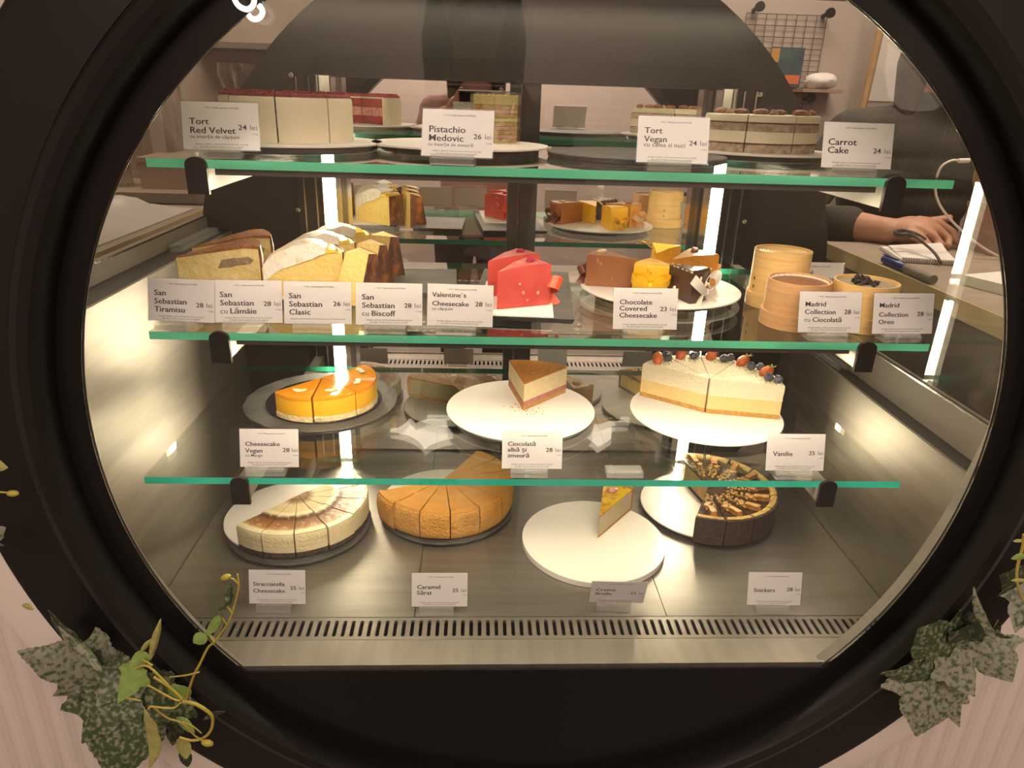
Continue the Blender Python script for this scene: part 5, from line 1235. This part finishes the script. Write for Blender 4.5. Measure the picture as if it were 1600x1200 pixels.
# notebook, cord, pens
t = thing('notebook', 'open spiral notebook with a lifted white page on the right counter', 'notebook', (0.768, 0.505, 0.2054), R(-13))
pg = MB(); vs = []; n = 14
for i in range(n+1):
    v = i/n; vs += [(-0.050, -0.085 + 0.17*v, 0.0062), (0.050, -0.085 + 0.17*v, 0.0062)]
obj('pages', MB().rbox(-0.050, 0.050, -0.065, 0.065, 0.0008, 0.0062), 'paper', t, 0)
obj('cover', MB().rbox(-0.051, 0.051, -0.066, 0.066, 0, 0.0007), 'grey_panel', t, 0)
lp = MB(); vs = []
for i in range(n+1):
    v = i/n
    for x in (-0.046, 0.050): vs.append((x + 0.01*v, -0.063 + 0.125*v, 0.0068 + (0.013*v*v)*(1.0 if x > 0 else 0.15)))
k = len(vs); lp.add(vs + [(x, y, z + 0.0004) for x, y, z in vs], [(2*i, 2*i+1, 2*i+3, 2*i+2) for i in range(n)] + [(k+2*i, k+2*i+2, k+2*i+3, k+2*i+1) for i in range(n)])
obj('lifted_page', lp, 'paper', t)
sp = MB()
for i in range(22):
    x = -0.047 + 0.0045*i; sp.tube([(x + 0.0012*math.sin(a), -0.066 + 0.0055*math.cos(a), 0.004 + 0.0055*math.sin(a)) for a in [2*PI*j/10 for j in range(11)]], 0.0006, 5)
obj('spiral_binding', sp, 'wire', t)
cp_ = smooth_path([(0.771, 0.480, 0.2425), (0.778, 0.520, 0.2440), (0.770, 0.555, 0.2475), (0.748, 0.560, 0.2440), (0.738, 0.540, 0.2410), (0.752, 0.522, 0.2400), (0.772, 0.532, 0.2440), (0.760, 0.560, 0.2490), (0.742, 0.556, 0.2460), (0.742, 0.530, 0.2440), (0.762, 0.518, 0.2440), (0.775, 0.470, 0.2300), (0.776, 0.430, 0.2200), (0.772, 0.395, 0.2105)], 5)
o = obj('cord', MB().tube([(p.x-0.010, 0.505+(p.y-0.51)*0.72, p.z-0.018+0.0195) for p in cp_], 0.0026, 8), 'cord', None, 60); tag(o, 'dark knotted cord lying across the spiral notebook', 'cord')
t = thing('marker_pen', 'blue marker pen with a grey grip on the counter edge', 'pen', (0.6665, 0.44, 0.2054), R(88))
obj('barrel', MB().tube([(-0.075, 0, 0.0075), (-0.070, 0, 0.0075), (0.0, 0, 0.0075)], [0.004, 0.0072, 0.0072], 14), 'pen_blue', t)
obj('grip', MB().tube([(-0.16, 0, 0.0078), (-0.076, 0, 0.0078)], 0.0076, 14), 'pen_grey', t)
obj('clip', MB().box((-0.02, 0, 0.0158), (0.05, 0.004, 0.0014)), 'pen_blue', t, 0)
# white cable
cpts = smooth_path([(0.800, 0.5, 0.384), (0.785, 0.5, 0.384), (0.768, 0.5, 0.371), (0.766, 0.5, 0.339), (0.782, 0.5, 0.307), (0.815, 0.5, 0.276), (0.852, 0.5, 0.250), (0.888, 0.5, 0.228), (0.93, 0.5, 0.209)], 6)
t = thing('charging_cable', 'white charging cable arching up in front of the dark sweater', 'cable', (0.93, 0.5, 0.2054))
o3 = Vector((0.93, 0.5, 0.2054))
obj('wire', MB().tube([p - o3 for p in cpts], 0.0021, 10), 'cable', t, 60)
obj('plug', MB().tube([Vector((0.798, 0.5, 0.384)) - o3, Vector((0.818, 0.5, 0.385)) - o3], 0.0042, 10), 'cable', t, 40)
# straw-coloured basket lid on a brown box, clear stand, paper stack
t = thing('kraft_box', 'brown box on the right counter under the straw pad', 'box', (0.990, 0.585, 0.2054))
obj('body', MB().rbox(-0.055, 0.055, -0.055, 0.055, 0, 0.082), 'pinkbox', t, 0); obj('lid', MB().rbox(-0.057, 0.057, -0.057, 0.057, 0.0825, 0.092), 'pinkbox', t, 0)
m = MB(); P = []
for k in range(40):
    a = 2*PI*k/40; c, s_ = math.cos(a), math.sin(a); P.append((0.062*math.copysign(abs(c)**0.6, c), 0.098*math.copysign(abs(s_)**0.6, s_)))
m.add([(x*q, y, z*q) for y, q in ((-0.016, 0.93), (-0.010, 1.0), (0.010, 1.0), (0.016, 0.93)) for x, z in P], [(a*40+i, a*40+(i+1) % 40, (a+1)*40+(i+1) % 40, (a+1)*40+i) for a in range(3) for i in range(40)] + [tuple(range(40)), tuple(range(159, 119, -1))])
o = obj('straw_pad', m, 'straw', None, 50); o.location = (0.975, 0.585, 0.4010); o.rotation_euler = (0, R(22), 0); tag(o, 'straw-coloured rounded pad standing on the brown box', 'straw pad')
t = thing('sign_stand', 'clear upright sign stand on the right counter', 'sign stand', (0.93, 0.36, 0.2054), R(-25))
obj('panel', MB().box((0, 0, 0.075), (0.14, 0.003, 0.15), (R(-12), 0, 0)), 'sleeve', t, 0); obj('foot', MB().rbox(-0.07, 0.07, -0.02, 0.04, 0, 0.003), 'acrylic', t, 0)
t = thing('paper_stack', 'stack of white paper on the right counter by the case edge', 'paper', (0.83, 0.255, 0.2054), R(20))
obj('sheets', MB().rbox(-0.10, 0.10, -0.07, 0.07, 0, 0.016), 'paper', t, 0)
# left background: box, jars
t = thing('cardboard_box', 'pinkish cardboard box on the back counter behind the glass', 'box', (-1.02, 1.75, 0.1504), R(4))
obj('body', MB().rbox(-0.17, 0.17, -0.10, 0.10, 0, 0.085), 'pinkbox', t, 0); obj('lid', MB().rbox(-0.173, 0.173, -0.103, 0.103, 0.0855, 0.100), 'pinkbox', t, 0)
for k, (x, y, r, h, lab) in enumerate(((-1.27, 1.70, 0.035, 0.24, 'tall glass jar nearest the round frame on the back counter'), (-1.17, 1.95, 0.040, 0.30, 'tallest glass jar on the back counter'), (-1.33, 2.00, 0.045, 0.20, 'squat glass jar at the end of the back counter'))):
    t = thing('glass_jar', lab, 'jar', (x, y, 0.1504), 0, 'jars on the back counter')
    obj('glass', MB().lathe([(0, 0), (r, 0), (r, h*0.85), (r*0.8, h), (r*0.74, h), (r*0.92, h*0.83), (r*0.92, 0.005), (0, 0.005)], 32), 'glass_jar', t)
    obj('lid', MB().lathe([(0, h+0.0005), (r*0.82, h+0.0005), (r*0.82, h+0.018), (0, h+0.022)], 24), 'chrome', t)
t = thing('espresso_grinder', 'dark grinder with a clear hopper by the tiled wall', 'grinder', (-0.95, 2.02, 0.1504))
obj('body', MB().lathe([(0, 0), (0.06, 0), (0.055, 0.20), (0.03, 0.24), (0, 0.24)], 28), 'grey_panel', t); obj('hopper', MB().lathe([(0, 0.241), (0.03, 0.241), (0.07, 0.36), (0.067, 0.40), (0, 0.41)], 28), 'glass_jar', t)
o = obj('wall_shelf', MB().rbox(-0.42, 0.42, -0.11, 0.11, 0, 0.02), 'grey_panel', None, 0); o.location = (-0.75, 2.138, 0.60); tag(o, 'dark wall shelf on the tiled wall, upper left', 'wall shelf')
# right background wall
m = MB()
for k in range(9): m.tube([(0.0 + 0.040*k, 0, 0), (0.040*k, 0, 0.36)], 0.0016, 5)
for k in range(10): m.tube([(0, 0.003, 0.040*k), (0.32, 0.003, 0.040*k)], 0.0016, 5)
o = obj('wire_grid', m, 'wire', None, 60); o.location = (0.955, 2.235, 0.44); tag(o, 'brown wire memo grid hanging on the beige back wall', 'wire grid')
t = thing('menu_card', 'dark menu card with colour blocks pinned on the wire grid', 'card', (1.14, 2.226, 0.54))
obj('sheet', MB().rbox(-0.07, 0.065, -0.001, 0.001, 0, 0.145), 'teal_card', t, 0)
obj('orange_block', MB().rbox(0.0, 0.06, -0.0025, -0.0012, 0.012, 0.045), 'orange_card', t, 0); obj('ochre_block', MB().rbox(-0.068, -0.035, -0.0025, -0.0012, 0.09, 0.14), 'yellow_card', t, 0)
o = obj('wall_towel', MB().blob((0, 0, 0.03), (0.065, 0.05, 0.03), 16, 9, 0.25, 3), 'paper', None); o.location = (1.262, 2.165, 0.535); tag(o, 'white folded cloth on a small ledge below the wire grid', 'cloth')
o = obj('wall_ledge', MB().rbox(-0.08, 0.08, -0.06, 0.06, -0.012, 0), 'pinkbox', None, 0); o.location = (1.262, 2.188, 0.535); tag(o, 'small brown wall ledge under the folded cloth', 'ledge')
for x, z, lab in ((1.245, 0.497, 'black wall peg below the folded cloth'), (1.262, 0.800, 'black wall peg above the wire grid, nearer the wooden pole'), (0.985, 0.812, 'black wall peg above the wire grid by the black panel')):
    o = obj('wall_peg', MB().tube([(0, 0, 0), (0, -0.05, 0.004), (0, -0.056, 0.005), (0, -0.07, 0.006)], [0.008, 0.008, 0.018, 0.018], 14), 'black', None, 40); o.location = (x, 2.248, z); tag(o, lab, 'wall peg', 'black wall pegs')
o = obj('wooden_pole', MB().tube([(0, 0, 0), (0.045, 0, 1.69)], 0.014, 12), 'wood', None); o.location = (1.395, 2.12, ZF+0.0005); tag(o, 'light wooden pole leaning by the wall above the dark sweater', 'pole')
o = obj('wall_sheet', MB().rbox(-0.11, 0.11, -0.001, 0.001, 0, 0.30), 'paper', None, 0); o.location = (1.60, 2.246, 0.50); tag(o, 'white paper sheet taped to the beige wall behind the person', 'paper')

# a pendant lamp over the customer side, seen only as a faint reflection in the round pane
t = thing('pendant_lamp', 'white pendant lamp with a rounded shade, seen as a faint reflection at the upper right', 'lamp', (1.23, -1.60, 1.775))
obj('shade', MB().lathe([(0, -1.31), (0.045, -1.305), (0.085, -1.27), (0.108, -1.20), (0.118, -1.05), (0.120, -0.80), (0.116, -0.80), (0.112, -1.05), (0.100, -1.19), (0.075, -1.26), (0, -1.295)], 40), 'lamp_shade', t)
obj('cord', MB().tube([(0, 0, 0), (0, 0, -0.80)], 0.003, 8), 'black', t); obj('canopy', MB().lathe([(0, 0), (0.05, 0), (0.045, -0.03), (0, -0.035)], 24), 'black', t)
obj('cover', MB().lathe([(0, -0.79), (0.1205, -0.80), (0.004, -0.775), (0, -0.775)], 40), 'black', t)

# ------------------------------------------------------------------ people
def limb(m, P, rr, n=14):
    """tapered limb with round ends"""
    P = [Vector(p) for p in P]; m.tube(P, rr, n)
    for p, r in zip(P, rr): m.blob(p, r*0.995, n, 8)
def fuse(m, name, voxel, mats, parent, smooth_iter=4):
    me = m.mesh(name, mats, 0); o = bpy.data.objects.new(name, me); COL.objects.link(o)
    r = o.modifiers.new('r', 'REMESH'); r.mode = 'VOXEL'; r.voxel_size = voxel; r.use_smooth_shade = True
    s = o.modifiers.new('s', 'SMOOTH'); s.iterations = smooth_iter; s.factor = 0.5
    dg = bpy.context.evaluated_depsgraph_get(); me2 = bpy.data.meshes.new_from_object(o.evaluated_get(dg)); me2.name = name
    bpy.data.objects.remove(o); bpy.data.meshes.remove(me)
    o = bpy.data.objects.new(name, me2); COL.objects.link(o); o.parent = parent
    return o
def hand(m, wrist, palm, fingers, thumb, pr):
    limb(m, [wrist, palm], [0.024, 0.026]); m.blob(palm, pr, 14, 9)
    for F in fingers: limb(m, F, [0.0108, 0.0104, 0.0094, 0.0080][:len(F)], 10)
    limb(m, thumb, [0.0125, 0.0105, 0.0085][:len(thumb)], 10)
def head(m, c, s, face):
    """c = head centre, face = unit vector the face looks along"""
    c = Vector(c); f = Vector(face).normalized()
    m.blob(c + Vector((0, 0, 0.02)), (0.076*s, 0.090*s, 0.098*s), 18, 12); m.blob(c + f*0.022 - Vector((0, 0, 0.045)), (0.056*s, 0.062*s, 0.068*s), 16, 10)
    nz = c + f*0.092*s - Vector((0, 0, 0.018)); m.blob(nz, (0.013, 0.016, 0.020), 10, 7); m.blob(c + f*0.086*s + Vector((0, 0, 0.004)), (0.008, 0.010, 0.022), 8, 6)
    m.blob(c + f*0.080*s - Vector((0, 0, 0.052)), (0.022, 0.012, 0.009), 10, 6); m.blob(c + f*0.070*s - Vector((0, 0, 0.088)), (0.024, 0.022, 0.018), 10, 7)
    sd = Vector((-f.y, f.x, 0))
    for q in (-1, 1): m.blob(c + sd*q*0.078*s - Vector((0, 0, 0.01)), (0.010, 0.018, 0.030), 10, 7)
def face_parts(parent, c, s, face, hair_m, long_hair, off):
    c = Vector(c) - Vector(off); f = Vector(face).normalized(); sd = Vector((-f.y, f.x, 0))
    for q in (-1, 1): obj('eye', MB().blob(c + f*0.083*s + sd*q*0.031 + Vector((0, 0, 0.006)), (0.012, 0.006, 0.006), 10, 7), 'eye', parent)
    obj('lips', MB().blob(c + f*0.0885*s - Vector((0, 0, 0.053)), (0.020, 0.006, 0.006), 10, 6), 'lip', parent)
    h = MB(); h.blob(c - f*0.020 + Vector((0, 0, 0.045)), (0.086*s, 0.094*s, 0.094*s), 20, 12, 0.06, 2)
    if long_hair:
        for q in (-1, 1): limb(h, [c + sd*q*0.070 + Vector((0, 0, 0.05)) - f*0.01, c + sd*q*0.088 - Vector((0, 0, 0.06)) - f*0.01, c + sd*q*0.092 - Vector((0, 0, 0.20)) + f*0.01], [0.034, 0.036, 0.022])
        limb(h, [c - f*0.06, c - f*0.075 - Vector((0, 0, 0.14)), c - f*0.085 - Vector((0, 0, 0.28))], [0.075, 0.080, 0.055])
    fuse(h, 'hair', 0.006, hair_m, parent)
def person(label, base, hip, chest, neck, head_c, face, arms, voxel, shirt_m, shirt_r, long_hair, sleeve_to, hands):
    t = thing('person', label, 'person', base, 0); B = Vector(base)
    hip, chest, neck, head_c = [Vector(v) for v in (hip, chest, neck, head_c)]
    sx = Vector((1, 0, 0))
    def torso(m, e=0.0):
        m.blob(hip + Vector((0, 0, 0.03)), (0.165+e, 0.115+e, 0.13+e), 18, 12)
        for k in range(6):
            u = k/5; p = hip.lerp(chest, u); w = 0.150 - 0.018*math.sin(PI*u) + 0.012*u; m.blob(p, (w+e, 0.100+0.012*u+e, 0.10+e), 18, 12)
        m.blob(chest + Vector((0, 0, 0.05)), (0.160+e, 0.105+e, 0.085+e), 18, 12)
        for a in arms: limb(m, [chest + Vector((0, 0, 0.07)), Vector(a[0])], [0.080+e, 0.056+e])
    def legs(m, e=0.0):
        for q in (-1, 1):
            x = hip.x + q*0.085; limb(m, [(x, hip.y, hip.z-0.03), (x + q*0.01, hip.y, (hip.z+B.z)/2 + 0.03), (x + q*0.01, hip.y, B.z + 0.09)], [0.088+e, 0.056+e, 0.040+e])
    m = MB(); torso(m); legs(m)
    fw = Vector((face[0], face[1], 0)).normalized()
    for q in (-1, 1): 
        fx = hip.x + q*0.095; limb(m, [(fx, hip.y, B.z+0.045), (fx + fw.x*0.15, hip.y + fw.y*0.15, B.z+0.034)], [0.040, 0.032])
    limb(m, [chest + Vector((0, 0, 0.10)), neck, head_c - Vector((0, 0, 0.06))], [0.070, 0.052, 0.052]); head(m, head_c, 1.0, face)
    for a in arms:
        limb(m, a, [0.050, 0.040, 0.027]); limb(m, [Vector(a[1]).lerp(Vector(a[2]), 0.35), Vector(a[2])], [0.038, 0.026])
    for h in hands: hand(m, *h)
    m.v = [tuple(Vector(v) - B) for v in m.v]; fuse(m, 'body', voxel, 'skin', t)
    s = MB(); torso(s, shirt_r)
    for a, st in zip(arms, sleeve_to): limb(s, [a[0], a[1], Vector(a[1]).lerp(Vector(a[2]), st)], [0.052+shirt_r, 0.043+shirt_r, 0.034+shirt_r])
    limb(s, [chest + Vector((0, 0, 0.09)), neck - Vector((0, 0, 0.028))], [0.078+shirt_r, 0.056+shirt_r])
    s.v = [tuple(Vector(v) - B) for v in s.v]; fuse(s, 'sweater', 0.006, shirt_m, t)
    l = MB(); legs(l, 0.010); l.blob(hip, (0.172, 0.124, 0.12), 18, 12); l.v = [tuple(Vector(v) - B) for v in l.v]; fuse(l, 'trousers', 0.007, 'trouser', t)
    sh = MB()
    for q in (-1, 1):
        fx = hip.x + q*0.095; limb(sh, [(fx, hip.y, B.z+0.050), (fx + fw.x*0.155, hip.y + fw.y*0.155, B.z+0.040)], [0.048, 0.038])
    sh.v = [tuple(Vector((v[0], v[1], max(v[2], B.z+0.0005))) - B) for v in sh.v]; fuse(sh, 'shoes', 0.006, 'trouser', t)
    face_parts(t, head_c, 1.0, face, 'hair', long_hair, B)
    return t
U = 0.005
person('person in a dark sweater behind the right counter, one hand resting near the notebook', (0.955, 0.93, ZF), (0.955, 0.93, 0.02), (0.955, 0.91, 0.33), (0.965, 0.895, 0.500), (0.985, 0.870, 0.625), (-0.15, -1, 0),
    [[(0.795, 0.905, 0.405), (0.640, 0.800, 0.232), (0.780, 0.645, 0.232)], [(1.118, 0.905, 0.405), (1.270, 0.900, 0.235), (1.250, 0.740, 0.255)]], 0.0030, 'dark_cloth', 0.008, True, [0.60, 0.55],
    [((0.780, 0.645, 0.233), (0.826, 0.632, 0.236), [[(0.842, 0.645, 0.254), (0.878, 0.638, 0.252), (0.903, 0.620, 0.235), (0.905, 0.604, 0.219)], [(0.832, 0.622, 0.252), (0.862, 0.611, 0.244), (0.881, 0.595, 0.226), (0.876, 0.583, 0.2160)],
       [(0.818, 0.602, 0.245), (0.843, 0.590, 0.233), (0.856, 0.578, 0.2170), (0.846, 0.571, 0.2150)], [(0.800, 0.590, 0.236), (0.819, 0.577, 0.224), (0.826, 0.569, 0.2155), (0.815, 0.564, 0.2145)]],
      [(0.824, 0.664, 0.240), (0.872, 0.661, 0.249), (0.912, 0.655, 0.259)], (0.052, 0.042, 0.029)),
     ((1.250, 0.740, 0.255), (1.205, 0.675, 0.236), [[(1.178, 0.655, 0.236), (1.160, 0.630, 0.226), (1.155, 0.612, 0.219)], [(1.193, 0.645, 0.236), (1.178, 0.618, 0.226), (1.174, 0.600, 0.219)], [(1.210, 0.640, 0.236), (1.198, 0.614, 0.226), (1.195, 0.598, 0.219)], [(1.226, 0.642, 0.234), (1.220, 0.622, 0.225), (1.219, 0.608, 0.219)]],
      [(1.180, 0.690, 0.234), (1.155, 0.670, 0.226), (1.142, 0.655, 0.220)], (0.036, 0.036, 0.020))])
py = -1.24
person('person in a pink sweater taking the picture, seen only in reflection', (-0.09, py, ZF), (-0.09, py, 0.0), (-0.09, py+0.01, 0.33), (-0.09, py+0.02, 0.515), (-0.09, py+0.035, 0.645), (0.05, 1, 0),
    [[(-0.255, py+0.01, 0.405), (-0.310, py+0.10, 0.235), (-0.185, -0.925, 0.405)], [(0.075, py+0.01, 0.405), (0.150, py+0.10, 0.235), (0.040, -0.925, 0.405)]], 0.0048, 'pink_cloth', 0.012, True, [0.90, 0.90],
    [((-0.185, -0.925, 0.405), (-0.168, -0.895, 0.432), [[(-0.160, -0.885, 0.458), (-0.150, -0.868, 0.478), (-0.140, -0.856, 0.490)], [(-0.158, -0.880, 0.446), (-0.146, -0.862, 0.460), (-0.136, -0.852, 0.468)], [(-0.158, -0.878, 0.434), (-0.146, -0.860, 0.444), (-0.136, -0.852, 0.450)], [(-0.160, -0.878, 0.422), (-0.150, -0.862, 0.428), (-0.140, -0.853, 0.433)]],
      [(-0.150, -0.900, 0.440), (-0.132, -0.886, 0.456), (-0.118, -0.872, 0.466)], (0.022, 0.032, 0.034)),
     ((0.040, -0.925, 0.405), (0.026, -0.895, 0.432), [[(0.018, -0.885, 0.458), (0.008, -0.868, 0.478), (-0.002, -0.856, 0.490)], [(0.016, -0.880, 0.446), (0.004, -0.862, 0.460), (-0.006, -0.852, 0.468)], [(0.016, -0.878, 0.434), (0.004, -0.860, 0.444), (-0.006, -0.852, 0.450)], [(0.018, -0.878, 0.422), (0.008, -0.862, 0.428), (-0.002, -0.853, 0.433)]],
      [(0.008, -0.900, 0.440), (-0.010, -0.886, 0.456), (-0.024, -0.872, 0.466)], (0.022, 0.032, 0.034))])
t = thing('phone', 'dark phone held up by the person in pink, seen in reflection', 'phone', (-0.073, -0.8365, 0.452), 0)
o = obj('body', MB().box((0, 0, 0), (0.150, 0.0080, 0.072)), 'black_gloss', t, 0); t.rotation_euler = (R(-21), 0, 0)
